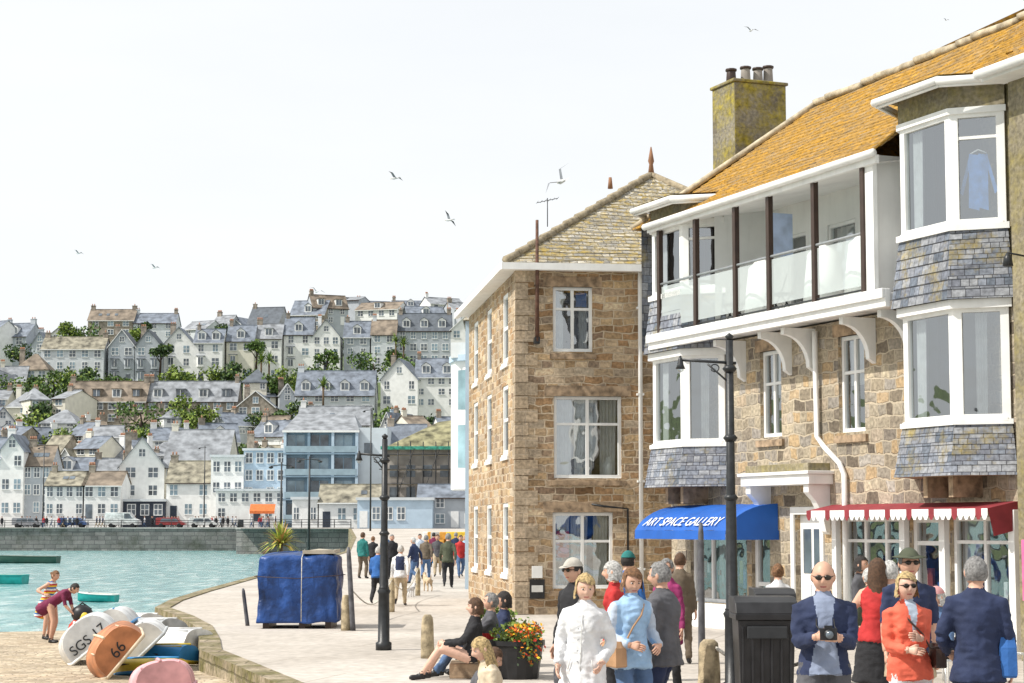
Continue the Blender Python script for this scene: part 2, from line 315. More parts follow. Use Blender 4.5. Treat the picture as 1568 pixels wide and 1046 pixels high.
mb.add(pts,[(j*n+i,j*n+i+1,(j+1)*n+i+1,(j+1)*n+i) for j in range(len(ys)-1) for i in range(n-1)],HILLM,True); mb.build('hillside')
ROADM=pm('harbour_road_tarmac',(.28,.27,.26),.9,.15,.3)
mb=MB(); mb.face([(-34,249,1.72),(200,249,1.72),(200,290,1.72),(-38,290,1.72)],ROADM)
mb.face([(-900,288.2,1.74),(200,288.2,1.74),(200,312,2.04),(-900,312,2.04)],ROADM)
mb.face([(-20.3,245,1.69),(90,245,1.69),(90,250,1.72),(-34,250,1.72)],ROADM); mb.build('harbour_road')
def seawall(name,pts,top,h=.0):
    e=empty(name); mb=MB()
    for a,b in zip(pts,pts[1:]):
        M,L=frame(a,b); mb.M=M; mb.box(0,L,0,1.2,-3.2,top,SEAW); mb.box(-.05,L+.05,-.12,.9,top,top+.22,pm('coping',(.36,.35,.33),.9))
    mb.build('wall',e); mb=MB()
    for a,b in zip(pts,pts[1:]):
        M,L=frame(a,b); mb.M=M; k=int(L/2.4)
        for i in range(k+1): mb.tube([(L*i/k,.3,top+.2),(L*i/k,.3,top+1.25)],.06,BLACKM,5)
        for z in (.55,.88,1.2): mb.tube([(0,.3,top+z),(L,.3,top+z)],.035,BLACKM,4)
    mb.build('railing',e)
seawall('sea_wall',[(-420,291),(-39.5,288)],1.62)
seawall('sea_wall',[(-39,287.9),(-35,254),(-20,246.2)],1.62)
# ---------------------------------------------------------------- distant town
WC={'w':WHITE2,'c':pm('cream_render',(.70,.67,.57),.85,.08,.8,streak=.1),'g':pm('grey_render',(.42,.45,.48),.85,.08,.8),'b':pm('pale_blue_render',(.45,.56,.66),.8,.08,.8),
    's':pm('town_stone',(.31,.27,.22),.9,.3,1.5,.3),'d':pm('dark_navy_front',(.03,.04,.06),.6),'l':pm('light_grey_render',(.58,.61,.63),.85,.07,.8),'p':pm('pink_render',(.68,.52,.46),.85),'t':pm('tan_render',(.44,.38,.30),.85)}
RC={'s':pm('town_slate',(.17,.195,.235),.75,.3,.9,.2),'b':pm('town_brown_roof',(.215,.175,.135),.85,.35,.7,.3),'g':pm('town_grey_roof',(.25,.265,.285),.8,.3,.8,.2),'r':pm('town_red_roof',(.28,.12,.085),.85,.3,.8),
    'd':pm('town_dark_roof',(.10,.115,.135),.7,.2,.9,.2),'y':pm('town_lichen_roof',(.255,.235,.18),.85,.45,.9,.3)}
POT=pm('chimney_pot',(.38,.2,.13),.8)
def chimney(mb,x,y,z,h,wd=1.0,d=.7,mat=None,pots=3):
    mb.box(x-wd/2,x+wd/2,y-d/2,y+d/2,z-2.5,z+h,mat or WC['s']); mb.box(x-wd/2-.08,x+wd/2+.08,y-d/2-.08,y+d/2+.08,z+h,z+h+.15,mat or WC['s'])
    for i in range(pots): 
        px=x-wd/2+wd*(i+.5)/pots; mb.tube([(px,y,z+h+.15),(px,y,z+h+.6)],[.14,.11],POT,6)
def win(mb,cx,zb,w,h,wl):
    if wl!='w': mb.box(cx-w/2-.12,cx+w/2+.12,-.03,0,zb-.12,zb+h+.1,WHITE)
    pn=R.choice([PANE,PANE,LPANE])
    mb.box(cx-w/2,cx+w/2,-.05 if wl!='w' else -.03,0,zb,zb+h,pn)
    mb.box(cx-.05,cx+.05,-.075,-.05,zb,zb+h,WHITE); mb.box(cx-w/2,cx-.05,-.072,-.05,zb+h*.48,zb+h*.54,WHITE); mb.box(cx+.05,cx+w/2,-.072,-.05,zb+h*.48,zb+h*.54,WHITE)
    mb.box(cx-w/2-.1,cx+w/2+.1,-.13,-.05 if wl!='w' else -.03,zb-.12,zb,WHITE)
def house(name,u0,u1,vb,ve,vr,y,wl='w',rf='s',typ='side',st=2,cols=3,dorm=0,chim=1,depth=8.0,yaw=0.0,bays=0,skip=.12):
    P0=W(u0,vb,y); P1=W(u1,vb,y); z0=P0.z; ze=W(u0,ve,y).z
    wd=P1.x-P0.x; zr=W(u0,vr,y+(depth/2 if typ in('side','hip') else 0)).z; zr=max(zr,ze+.6)
    mb=MB(Matrix.Translation(Vector(((P0.x+P1.x)/2,y,0)))@Matrix.Rotation(yaw,4,'Z')@Matrix.Translation(Vector((-wd/2,0,0))))
    wm=WC[wl]; rm=RC[rf]; mb.box(0,wd,0,depth,z0-7,ze,wm); trim=WHITE if R.random()<.4 else rm
    if typ=='side':
        for A,B in ((-.35,depth/2),(depth+.35,depth/2)):
            zz=ze-.35*(zr-ze)/(depth/2)
            mb.add([(-.2,A,zz),(wd+.2,A,zz),(wd+.2,B,zr),(-.2,B,zr)],[(0,1,2,3)],rm)
        mb.box(-.2,wd+.2,-.42,-.3,ze-.32,ze-.18,trim if trim is WHITE else BROWNP)
        for xx in (0,wd): mb.face([(xx,0,ze),(xx,depth,ze),(xx,depth/2,zr-.05)],wm)
        mb.box(-.2,wd+.2,depth/2-.12,depth/2+.12,zr-.08,zr+.1,POT if rf in 'r' else rm)
        if R.random()<.35 and not dorm:
            for i in range(R.randint(1,3)): 
                a=R.uniform(.15,.8)*wd; t=.4; z_=ze+(zr-ze)*t; y_=depth/2*t; sl_=(zr-ze)/(depth/2); mb.add([(a,y_-.02,z_+.06),(a+.8,y_-.02,z_+.06),(a+.8,y_+.8,z_+.06+.8*sl_),(a,y_+.8,z_+.06+.8*sl_)],[(0,1,2,3)],PANE)
    elif typ=='hip':
        i=min(depth/2,wd/2*.9); c=[(-.3,-.3,ze),(wd+.3,-.3,ze),(wd+.3,depth+.3,ze),(-.3,depth+.3,ze)]; a=(i,depth/2,zr); b=(wd-i,depth/2,zr)
        mb.face([c[0],c[1],b,a],rm); mb.face([c[1],c[2],b],rm); mb.face([c[2],c[3],a,b],rm); mb.face([c[3],c[0],a],rm)
        mb.box(-.3,wd+.3,-.36,-.28,ze-.2,ze+.02,trim)
    elif typ=='flat':
        mb.box(-.2,wd+.2,-.3,depth+.2,ze,ze+.35,WC['l'])
    else:
        for A,B in ((-.3,wd/2),(wd+.3,wd/2)):
            zz=ze-.3*(zr-ze)/(wd/2); mb.add([(A,-.35,zz),(A,depth,zz),(B,depth,zr),(B,-.35,zr)],[(0,1,2,3)],rm)
            mb.add([(A,-.37,zz-.2),(B,-.37,zr-.2),(B,-.37,zr),(A,-.37,zz)],[(0,1,2,3)],trim)
        mb.face([(0,0,ze),(wd,0,ze),(wd/2,0,zr-.05)],wm); mb.face([(0,depth,ze),(wd,depth,ze),(wd/2,depth,zr-.05)],wm)
        if zr-ze>2: win(mb,wd/2,(ze+zr)/2-.9,.9,1.1,wl)
    sh=(ze-z0)/st
    for k in range(st):
        ws=R.uniform(.9,1.5)
        for i in range(cols):
            cx=wd*(i+.5)/cols; hh=min(1.5,sh*.55); ww=min(ws,wd/cols*.55)
            if R.random()<skip: continue
            if k==0 and R.random()<.2:
                mb.box(cx-.5,cx+.5,-.05,.0,z0,z0+2.1,R.choice([WC['d'],WHITE,PANE])); continue
            if bays and i%bays==0 and k<2:
                zb=z0+k*sh+.5; mb.prism([(cx-.9,0),(cx-.55,-.6),(cx+.55,-.6),(cx+.9,0)],zb,zb+sh*.78,wm)
                mb.box(cx-.5,cx+.5,-.66,-.6,zb+.5,zb+.5+hh,PANE); mb.box(cx-.04,cx+.04,-.7,-.66,zb+.5,zb+.5+hh,WHITE); mb.box(cx-.95,cx+.95,-.68,.0,zb+sh*.78,zb+sh*.78+.12,rm); continue
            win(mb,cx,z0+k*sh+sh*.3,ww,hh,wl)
    for i in range(dorm):
        cx=wd*(i+.5)/dorm; t=.45; yy=depth/2*t*.4; zb=ze+(zr-ze)*.2; hh=min(1.5,(zr-ze)*.6); ww=.85
        mb.box(cx-ww,cx+ww,yy,depth/2,zb-.3,zb+hh,WHITE2 if i%2==0 or wl!='s' else rm)
        if rf in 'bg': mb.box(cx-ww-.15,cx+ww+.15,yy-.15,depth/2,zb+hh,zb+hh+.14,rm)
        else:
            for s in (-1,1): mb.face([(cx+s*(ww+.15),yy-.15,zb+hh-.05),(cx,yy-.15,zb+hh+.7),(cx,depth/2,zb+hh+.7),(cx+s*(ww+.15),depth/2,zb+hh-.05)],rm)
            mb.face([(cx-ww,yy,zb+hh),(cx+ww,yy,zb+hh),(cx,yy,zb+hh+.62)],WHITE2)
        mb.box(cx-ww*.75,cx+ww*.75,yy-.04,yy,zb+.15,zb+hh-.12,PANE); mb.box(cx-.04,cx+.04,yy-.07,yy-.04,zb+.15,zb+hh-.12,WHITE)
    for i in range(chim):
        cx=(.5 if i==0 else wd-.5) if typ!='gable' else wd*.2; chimney(mb,cx,depth/2 if typ!='gable' else depth*.5,max(ze,zr-.4),1.2,R.uniform(.7,1.2),.7,WC['s'] if R.random()<.6 else wm,R.randint(1,4))
    return mb.build(name)
H=house
H('harbour_house',-70,-2,796,700,670,302,'g','s',st=3,cols=4)
H('harbour_house',-2,34,796,688,664,302,'w','s','gable',3,2)
H('harbour_house',34,76,792,712,682,303,'g','b','side',3,3)
H('harbour_shop',68,128,794,742,722,296,'w','y','side',2,4)
H('harbour_shop',126,184,794,742,722,296,'w','b','side',2,3)
H('slate_roofed_inn',182,250,794,712,668,304,'w','g','gable',3,2,depth=14,yaw=.2)
H('slate_roofed_inn',248,345,794,715,658,306,'c','g','side',3,4,depth=16)
H('dark_pub',150,252,797,768,741,298,'d','d','flat',1,5,chim=0)
H('harbour_shop',254,322,796,738,706,299,'w','y','side',2,3)
H('balcony_house',322,372,796,700,690,298,'w','s','flat',3,3,chim=0)
H('balcony_house',372,438,796,690,672,299,'b','s','flat',4,4)
H('seafront_cafe',330,438,798,752,742,293,'w','g','flat',2,6,chim=0)
H('white_villa',455,565,760,650,622,330,'w','g','side',3,4)
H('harbour_house',590,650,796,690,650,300,'b','s','side',3,3)
def modern():
    y=292; e=empty('modern_apartment_block'); P0=W(436,800,y); P1=W(546,800,y); P2=W(592,800,y); z0=P0.z; zt=W(436,660,y).z
    mb=MB(); bl=pm('blue_grey_cladding',(.20,.29,.37),.5,.1,.6)
    mb.box(P0.x,P1.x,y,y+14,z0-2,zt,bl); mb.box(P1.x,P2.x,y+.5,y+14,z0-2,zt+.5,pm('pale_cladding',(.60,.66,.70),.6,.06,.5))
    mb.build('walls',e); mb=MB(); st=4; sh=(zt-z0)/st; wd=P1.x-P0.x
    for k in range(st):
        mb.box(P0.x-.2,P1.x+.1,y-.9,y,z0+k*sh-.12,z0+k*sh+.12,bl)
        for i in range(3):
            a=P0.x+wd*(i+.08)/3; b=P0.x+wd*(i+.80)/3; mb.box(a,b,y-.06,y,z0+k*sh+.35,z0+(k+1)*sh-.6,LPANE if (i+k)%2 else PANE); mb.box((a+b)/2-.06,(a+b)/2+.06,y-.1,y-.06,z0+k*sh+.35,z0+(k+1)*sh-.6,bl)
        for i in (0,1,2,3): x=P0.x+wd*i/3; mb.box(x-.2,x+.2,y-.85,y-.05,z0+k*sh+.12,z0+(k+1)*sh-.12,WC['b'] if i!=1 else bl)
        mb.box(P0.x,P1.x,y-.87,y-.82,z0+k*sh+.2,z0+k*sh+1.1,pm('balustrade_glass',(.30,.40,.46),.15,.1,1))
    for k in range(2): mb.box(P1.x+1,P1.x+2.2,y+.42,y+.5,z0+k*sh*2+sh,z0+k*sh*2+sh+1.6,PANE)
    mb.build('windows',e); mb=MB(); zr=W(436,634,y+7).z
    mb.face([(P0.x-.4,y-.9,zt),(P1.x+.4,y-.9,zt),(P1.x-1,y+7,zr),(P0.x+1,y+7,zr)],RC['g']); mb.face([(P1.x+.4,y-.9,zt),(P1.x+.4,y+15,zt),(P1.x-1,y+7,zr)],RC['g']); mb.face([(P0.x-.4,y-.9,zt),(P0.x+1,y+7,zr),(P0.x-.4,y+15,zt)],RC['g'])
    mb.box(P0.x-.4,P1.x+.4,y-1,y-.85,zt-.25,zt+.05,WHITE); mb.build('roof',e)
modern()
H('white_shed',488,582,808,768,742,262,'w','y','side',1,4,chim=0,depth=7)
H('lifeboat_shed',547,662,808,766,752,254,'b','g','flat',1,6,chim=0,depth=6)
H('glass_kiosk',447,486,808,765,760,262,'w','g','flat',1,3,chim=0,depth=4)
H('grey_store',640,730,808,760,742,258,'g','s','side',2,4,chim=0,depth=6)
def scaff():
    y=272; e=empty('scaffolded_building'); P0=W(590,800,y); P1=W(745,800,y); z0=1.7; ze=W(600,688,y).z; zr=W(600,646,y+6).z
    mb=MB(); mb.box(P0.x,P1.x,y,y+12,z0,ze,pm('scaffold_wall',(.36,.33,.30),.9,.3,.5))
    for k in range(3):
        for i in range(6): x=P0.x+(P1.x-P0.x)*(i+.5)/6; mb.box(x-.6,x+.6,y-.06,y,z0+1+k*3,z0+2.6+k*3,PANE)
    mb.build('walls',e)
    mb=MB(); rf=pm('olive_lichen_roof',(.24,.225,.13),.9,.45,.9,.3)
    mb.face([(P0.x-.6,y-.6,ze),(P1.x,y-.6,ze),(P1.x,y+6,zr+.8),(P0.x+7,y+6,zr)],rf); mb.face([(P0.x-.6,y-.6,ze),(P0.x+7,y+6,zr),(P0.x-.6,y+12,ze)],RC['b']); mb.build('roof',e)
    mb=MB(); 
    for i in range(9):
        x=P0.x+(P1.x-P0.x)*i/8
        for q in (-1.6,-.5): mb.tube([(x,y+q,z0),(x,y+q,ze+1.0)],.055,BLACKM,5)
    z=z0+2
    while z<ze+1:
        for q in (-1.6,-.5): mb.tube([(P0.x-.8,y+q,z),(P1.x,y+q,z)],.05,BLACKM,5)
        mb.box(P0.x-.5,P1.x,y-1.5,y-.6,z-.15,z-.08,pm('scaffold_board',(.35,.29,.2),.9)); z+=2
    for i in range(4): x=P0.x+(P1.x-P0.x)*i/4; mb.tube([(x,y-1.65,z0),(x+4,y-1.65,ze)],.05,BLACKM,5)
    mb.box(P0.x-.6,P1.x,y-1.75,y-1.7,ze-.1,ze+.35,pm('green_netting',(.05,.28,.2),.9,.4,3)); mb.build('scaffold',e)
scaff()
R.seed(31)
def fillrow(u,uend,vb,eh,rh,y,walls,roofs,wmin,wmax,**k):
    while u<uend:
        wd=R.uniform(wmin,wmax)*R.choice([.7,1,1,1.25]); t=R.choice(k.get('types',['side','side','side','gable','hip'])); dv=R.uniform(-12,10)
        if t=='gable': wd*=.65
        H(k.get('name','terraced_house'),u,u+wd,vb+dv,vb-eh+dv+R.uniform(-5,5),vb-eh-rh*R.uniform(.7,1.2)+dv,y+R.uniform(-7,7),R.choice(walls),R.choice(roofs),t,k.get('st',2),max(1,round(wd/19)),R.choice(k.get('dorm',[0,0,1])) if t=='side' else 0,R.choice([0,1,1,2]),depth=R.uniform(6,10),yaw=R.uniform(-.6,.6),skip=.28)
        u+=wd*R.uniform(.95,1.35)
fillrow(-80,500,752,30,24,320,'cwgwlw','sgysgg',34,58,name='cottage')
fillrow(-70,720,724,24,22,334,'cwswlww','sgsgsgyr',34,56,name='cottage')
fillrow(-80,500,698,20,20,348,'cwswlw','sgbsgsg',32,54,name='cottage')
fillrow(-80,470,674,18,20,360,'wwgwlw','gysgsb',32,54,name='cottage')
fillrow(480,740,680,24,20,354,'wwlbc','sgsb',32,54,name='cottage')
fillrow(-80,100,648,28,18,372,'cwg','sgg',34,50)
H('slate_terrace',100,222,650,614,584,380,'s','b',st=2,cols=6,dorm=4,chim=2)
H('slate_terrace',222,362,650,614,584,381,'s','g',st=2,cols=7,dorm=4,chim=2)
H('stone_house_on_hill',362,420,652,622,598,380,'s','s','gable',2,3)
H('mansard_hotel',452,572,632,605,568,385,'l','s',st=2,cols=5,dorm=4,chim=1,depth=11)
H('white_gabled_house',582,640,625,580,548,388,'w','s','gable',2,3,depth=10,yaw=-.15)
H('white_gabled_house',636,700,625,577,549,389,'w','s','side',3,4,dorm=2,depth=10)
H('domed_chapel',372,408,600,585,566,392,'c','d','hip',1,3,chim=0)
fillrow(395,460,628,26,16,395,'wcg','sg',34,40)
fillrow(-80,30,610,36,20,405,'cwg','gs',40,54,st=2)
H('villa',22,72,600,566,542,410,'w','b','hip',2,3)
H('villa',62,158,588,534,516,424,'l','y','side',3,5,chim=2)
H('gabled_villa',165,206,588,530,504,425,'g','d','gable',3,2,bays=1)
H('gabled_villa',205,247,588,530,504,425,'g','d','gable',3,2,bays=1)
H('white_gabled_villa',250,296,586,526,500,427,'w','s','gable',3,2,bays=2)
H('white_gabled_villa',296,340,586,524,504,427,'w','s','side',3,2,dorm=2,bays=2)
H('villa',346,388,584,522,498,430,'c','s','side',3,2,dorm=1,bays=2)
H('villa',390,430,584,518,496,432,'w','g','side',3,2,dorm=1)
H('white_gabled_villa',434,478,568,512,486,434,'w','s','side',3,2,dorm=1,bays=2)
H('white_gabled_villa',478,520,568,514,488,434,'w','s','gable',3,3)
H('villa',526,566,562,516,492,436,'g','s','side',3,2,dorm=1)
H('villa',568,606,562,512,490,436,'l','b','side',3,2,dorm=0)
H('slate_villa',608,690,560,506,480,440,'g','d','side',3,5,dorm=3,chim=2)
H('white_gabled_villa',690,745,560,504,478,440,'w','s','gable',3,3)
fillrow(-80,60,556,34,18,450,'gww','gs',40,54,name='villa')
fillrow(-80,120,530,18,14,492,'gww','sgs',36,54,name='hilltop_house')
H('hilltop_house',134,204,516,490,474,486,'s','b','side',2,3,chim=2)
H('hilltop_house',203,268,518,494,480,486,'l','s','side',2,3,chim=2)
fillrow(275,340,528,22,12,486,'gwl','sg',32,46,name='hilltop_house')
fillrow(338,480,510,20,20,492,'wsgw','sdg',40,62,name='hilltop_house',types=['gable','side'])
fillrow(478,720,508,28,14,488,'wwgl','sgdb',38,58,name='hilltop_house',types=['side'],dorm=[0,1,2])
fillrow(490,720,488,12,9,515,'gsw','sg',50,70,name='hilltop_house',types=['side'],st=1)
# ---------------------------------------------------------------- foliage
def leafmat(n,c): return pm(n,c,.7,.45,1.5)
LF=[leafmat('leaf_green',(.09,.16,.035)),leafmat('leaf_lime',(.22,.30,.05)),leafmat('leaf_dark',(.045,.085,.03))]
def clump(mb,c,r,n,ls,mats):
    c=Vector(c)
    for i in range(n):
        d=Vector((R.gauss(0,1),R.gauss(0,1),R.gauss(0,1))).normalized()*(R.random()**.4)
        k=1+.35*noise.noise(d*2.5+c); p=c+Vector((d.x*r[0],d.y*r[1],d.z*r[2]))*k
        a=Vector((R.gauss(0,1),R.gauss(0,1),R.gauss(0,1))).normalized()*ls; b=a.cross(Vector((R.gauss(0,1),R.gauss(0,1),R.gauss(0,1)))).normalized()*ls*.6
        mb.face([p-a,p+b,p+a,p-b],mats[0] if R.random()<.5 else R.choice(mats))
trees=[(268,572,412,3.4),(292,580,412,3.0),(330,575,412,3.6),(215,636,362,4.8),(272,624,366,3.8),(572,560,412,4.8),(350,570,412,3.2),(128,508,478,4),(105,504,478,3),(8,600,385,5.5),(545,636,368,3.4),(470,578,402,3.6),(425,588,394,3),(100,582,404,3.4),(140,580,406,3.4),(520,572,414,3),(310,636,366,3),(180,583,412,3),(445,582,398,3.4),(630,560,418,3),(60,655,364,4),(395,650,366,3.4),(440,655,360,4),(35,700,330,3.4),(150,668,356,3.6),(375,690,330,3),(655,650,372,3.4),(500,548,424,2.6),(245,540,418,2.4),(392,534,424,2.6),(605,548,428,2.6),(30,540,440,3.6),(215,505,470,2.6),(340,508,476,2.8)]
for i in range(60):
    y,vv=R.choice([(326,722),(338,700),(350,676),(362,652),(368,644),(398,604),(398,598),(410,588),(440,558),(456,538),(464,526),(472,516)]); trees.append((R.uniform(-20,715),vv+R.uniform(-10,6),y,R.uniform(1.8,4.2)))
for (u,v,y,r) in trees:
    P=W(u,v,y); mb=MB(); mb.tube([(P.x,y,P.z-6),(P.x+.2,y,P.z-1),(P.x,y,P.z+.5)],[.3,.2,.1],BROWNP,6)
    for s in (-1,1): mb.tube([(P.x,y,P.z-2),(P.x+s*r*.5,y,P.z)],[.14,.05],BROWNP,5)
    t0=R.choice([0,0,1,2])
    for q in range(6): clump(mb,(P.x+R.uniform(-.7,.7)*r,y+R.uniform(-1,1),P.z+R.uniform(-.45,.4)*r),(r*.55,r*.5,r*.38),80,.38,[LF[t0]]+LF)
    mb.build('garden_tree')
def palm(name,x,y,z,h,L,n,mats,wd=.05):
    mb=MB(); mb.tube([(x,y,z),(x+.02,y,z+h*.5),(x,y,z+h)],[L*.09,L*.07,L*.08],pm('palm_trunk',(.16,.11,.07),.9,.3,10,.4),7)
    for i in range(n):
        a=R.uniform(0,6.28); el=R.uniform(-.25,1.4); l=L*R.uniform(.8,1.1); d=Vector((math.cos(a)*math.cos(el),math.sin(a)*math.cos(el),math.sin(el))); s=d.cross(Vector((0,0,1))).normalized()*wd
        p0=Vector((x,y,z+h)); p1=p0+d*l*.55; p2=p0+d*l+Vector((0,0,-.25*l*math.cos(el)))
        m=R.choice(mats); mb.face([p0-s,p0+s,p1+s*.8,p1-s*.8],m); mb.face([p1-s*.8,p1+s*.8,p2],m)
    mb.build(name)
for u,v,y in [(412,560,412),(606,530,425),(618,535,425),(400,560,412),(495,600,380)]:
    P=W(u,v,y); palm('palm_tree',P.x,y,P.z-3,4,2.6,50,LF[:2],.12)
YL=pm('yucca_leaf',(.42,.42,.08),.6,.3); YO=pm('yucca_dry_leaf',(.40,.22,.06),.7)
palm('spiky_palm_plant',X(430,94),94,-.0,1.15,1.25,150,[YL,YL,YO,LF[1]],.055)
# ---------------------------------------------------------------- stone house
HX=Vector((.992,.125,0)).normalized(); HY=Vector((-HX.y,HX.x,0)); A=Vector((.09,45.5,0))
HM=Matrix(((HX.x,HY.x,0,A.x),(HX.y,HY.y,0,A.y),(0,0,1,0),(0,0,0,1)))
def courses(mb,rowf,n,mat,lip=.022,up=Vector((0,0,1))):
    for j in range(n):
        a=rowf(j/n); b=rowf((j+1)/n+.002); a2=[Vector(p)+up*lip for p in a]; b2=[Vector(p) for p in b]
        mb.loft([[Vector(p)-up*.01 for p in a],a2],mat,False,False,False); mb.loft([a2,b2],mat,False,False,False)
def stone_house():
    e=empty('stone_house'); Wd=7.94; D=10.4; ZE=8.0
    def fx(u): k=(u-784)/F; return (45.5*k-.09)/(.992-.125*k)
    def fz(v): return 2+(806-v)/66.5
    fh=[(fx(847),fx(908),fz(540),fz(440)),(fx(848),fx(952),fz(733),fz(608)),(fx(846),fx(938),fz(900),fz(785)),(4.3,5.2,fz(540),fz(440))]
    mb=MB(HM); wall(mb,0,Wd,-.05,ZE,0,fh,STONE,.13)
    mb.face([(Wd,0,0),(Wd,D,0),(Wd,D,ZE),(Wd,0,ZE)],STONE); mb.face([(0,D,0),(Wd,D,0),(Wd,D,ZE),(0,D,ZE)],STONE)
    M2=HM@Matrix(((0,1,0,0),(-1,0,0,0),(0,0,1,0),(0,0,0,1)))
    mb.M=M2; lh=[]
    for cx in (-2.0,-5.4,-8.6):
        for z in (.9,3.7,5.9): lh.append((cx-.55,cx+.55,z,z+1.65))
    wall(mb,-D,0,-.05,ZE,0,lh,STONE,.13)
    mb.M=HM
    for a,b,c,d in fh[:3]: mb.box(a-.22,b+.22,-.02,.1,d,d+.24,LINTEL); mb.box(a-.08,b+.08,-.05,.12,c-.17,c-.052,LINTEL)
    z=0; k=0
    while z<7.7:
        h=R.uniform(.26,.4); l=.5 if k%2 else .28; mb.box(-.022,l,-.022,.75-l,z+.01,z+h-.01,QUOIN); z+=h; k+=1
    mb.build('walls',e)
    mb=MB(HM)
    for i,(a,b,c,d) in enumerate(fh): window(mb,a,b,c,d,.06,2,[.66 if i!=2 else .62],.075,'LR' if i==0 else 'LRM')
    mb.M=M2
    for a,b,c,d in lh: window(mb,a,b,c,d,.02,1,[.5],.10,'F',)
    for a,b,c,d in lh: mb.box(a-.1,b+.1,-.05,.0,c-.14,c-.052,WHITE)
    mb.M=HM; a,b,c,d=fh[0]; mb.box(a+.55,b-.12,.12,.14,d-.45,d-.12,BLUECL)
    a,b,c,d=fh[1]
    for i in range(3): mb.tube([(a+.3+i*.5,.25,c+.08),(a+.3+i*.5,.25,c+.3),(a+.33+i*.5,.25,c+.5)],[.09,.12,.05],[CURT,LPANE,WHITE][i],10)
    a,b,c,d=fh[2]; mb.box(a+.1,a+.4,.14,.16,c+.7,c+1.3,pm('red_poster',(.5,.05,.06),.6)); mb.build('windows',e,.006)
    w=Wd/2; zr=10.85; o=.28; mb=MB(HM); c=[(-o,-o,ZE),(Wd+o,-o,ZE),(Wd+o,D+o,ZE),(-o,D+o,ZE)]; a=(w,w,zr); b=(w,D-w,zr)
    n=14
    def rowf(t):
        P=Vector(c[0]).lerp(Vector(a),t); Q=Vector(c[1]).lerp(Vector(a),t)
        return [P.lerp(Q,i/n)+Vector((0,0,-.07*math.sin(math.pi*i/n)*math.sin(math.pi*t)+.02*noise.noise(Vector((i*.7,t*9,0))))) for i in range(n+1)]
    courses(mb,rowf,26,ROOFH)
    mb.face([c[3],c[0],a,b],ROOFH); mb.face([c[1],c[2],b,a],ROOFH); mb.face([c[2],c[3],b],ROOFH)
    rt=pm('ridge_tile',(.30,.25,.17),.85,.3,9,.3)
    for k in range(13): p=Vector(c[0]).lerp(Vector(a),k/13); q=Vector(c[0]).lerp(Vector(a),(k+1)/13+.01); mb.tube([p+Vector((0,0,.06)),q+Vector((0,0,.03))],[.10,.085],rt,6)
    mb.tube([(w,w,zr+.03),(w,D-w,zr+.03)],.1,POT,6); mb.tube([(Wd+o,-o,ZE+.04),(w,w,zr+.03)],.09,rt,6)
    fin=pm('clay_finial',(.26,.13,.07),.8)
    mb.tube([(w,w,zr),(w,w,zr+.3),(w,w,zr+.38),(w,w,zr+.75)],[.09,.05,.08,.015],fin,8)
    mb.tube([(w-.7,w+2,zr),(w-.7,w+2,zr+.3)],[.07,.04],fin,6); mb.build('roof',e)
    mb=MB(HM); mb.box(-o-.1,Wd+o,-o-.12,-o,ZE-.16,ZE-.0,WHITE); mb.box(-o-.12,-o,-o,D+o,ZE-.16,ZE,WHITE); mb.box(-o,Wd+o,-o,0,ZE-.14,ZE-.08,WHITE); mb.box(-o,0,0,D,ZE-.14,ZE-.08,WHITE)
    mb.tube([(fx(980),-.12,7.85),(fx(980),-.09,7.6),(fx(980),-.09,.1)],.05,WHITE,8); mb.tube([(fx(905),-.05,2.5),(fx(925),-.06,2.45),(fx(960),-.05,2.4),(fx(960),-.05,1.3)],.025,BLACKM,6)
    for z in (1,3,5,7): mb.box(fx(980)-.08,fx(980)+.08,-.13,-.0,z,z+.05,WHITE)
    mb.build('gutters',e)
    mb=MB(HM); px=fx(820); mb.tube([(px,-.3,6.2),(px,-.3,9.0)],[.05,.035],pm('rusty_pole',(.12,.06,.04),.8,.3,10),8)
    for z in (6.5,7.5): mb.box(px-.02,px+.02,-.3,0,z,z+.04,BLACKM)
    mb.box(px-.06,px+.06,-.34,-.1,6.15,6.3,BLACKM); mb.build('mast_pole',e)
    mb=MB(HM); px=fx(858); mb.tube([(px,2,9.2),(px,2,9.9)],.012,BLACKM,5); mb.tube([(px-.25,2,9.78),(px+.25,2,9.9)],.008,BLACKM,4)
    for i in range(6): mb.tube([(px-.25+i*.1,1.8,9.79+i*.022),(px-.25+i*.1,2.2,9.79+i*.022)],.006,BLACKM,4)
    mb.build('tv_aerial',e)
    mb=MB(HM); px=fx(822); mb.box(px-.17,px+.17,-.05,0,fz(915),fz(886),BLACKP); mb.box(px-.13,px+.13,-.056,-.05,fz(905),fz(895),CURT); mb.box(px-.12,px+.12,-.05,0,fz(884),fz(866),WHITE); mb.build('wall_sign',e,.01)
stone_house()
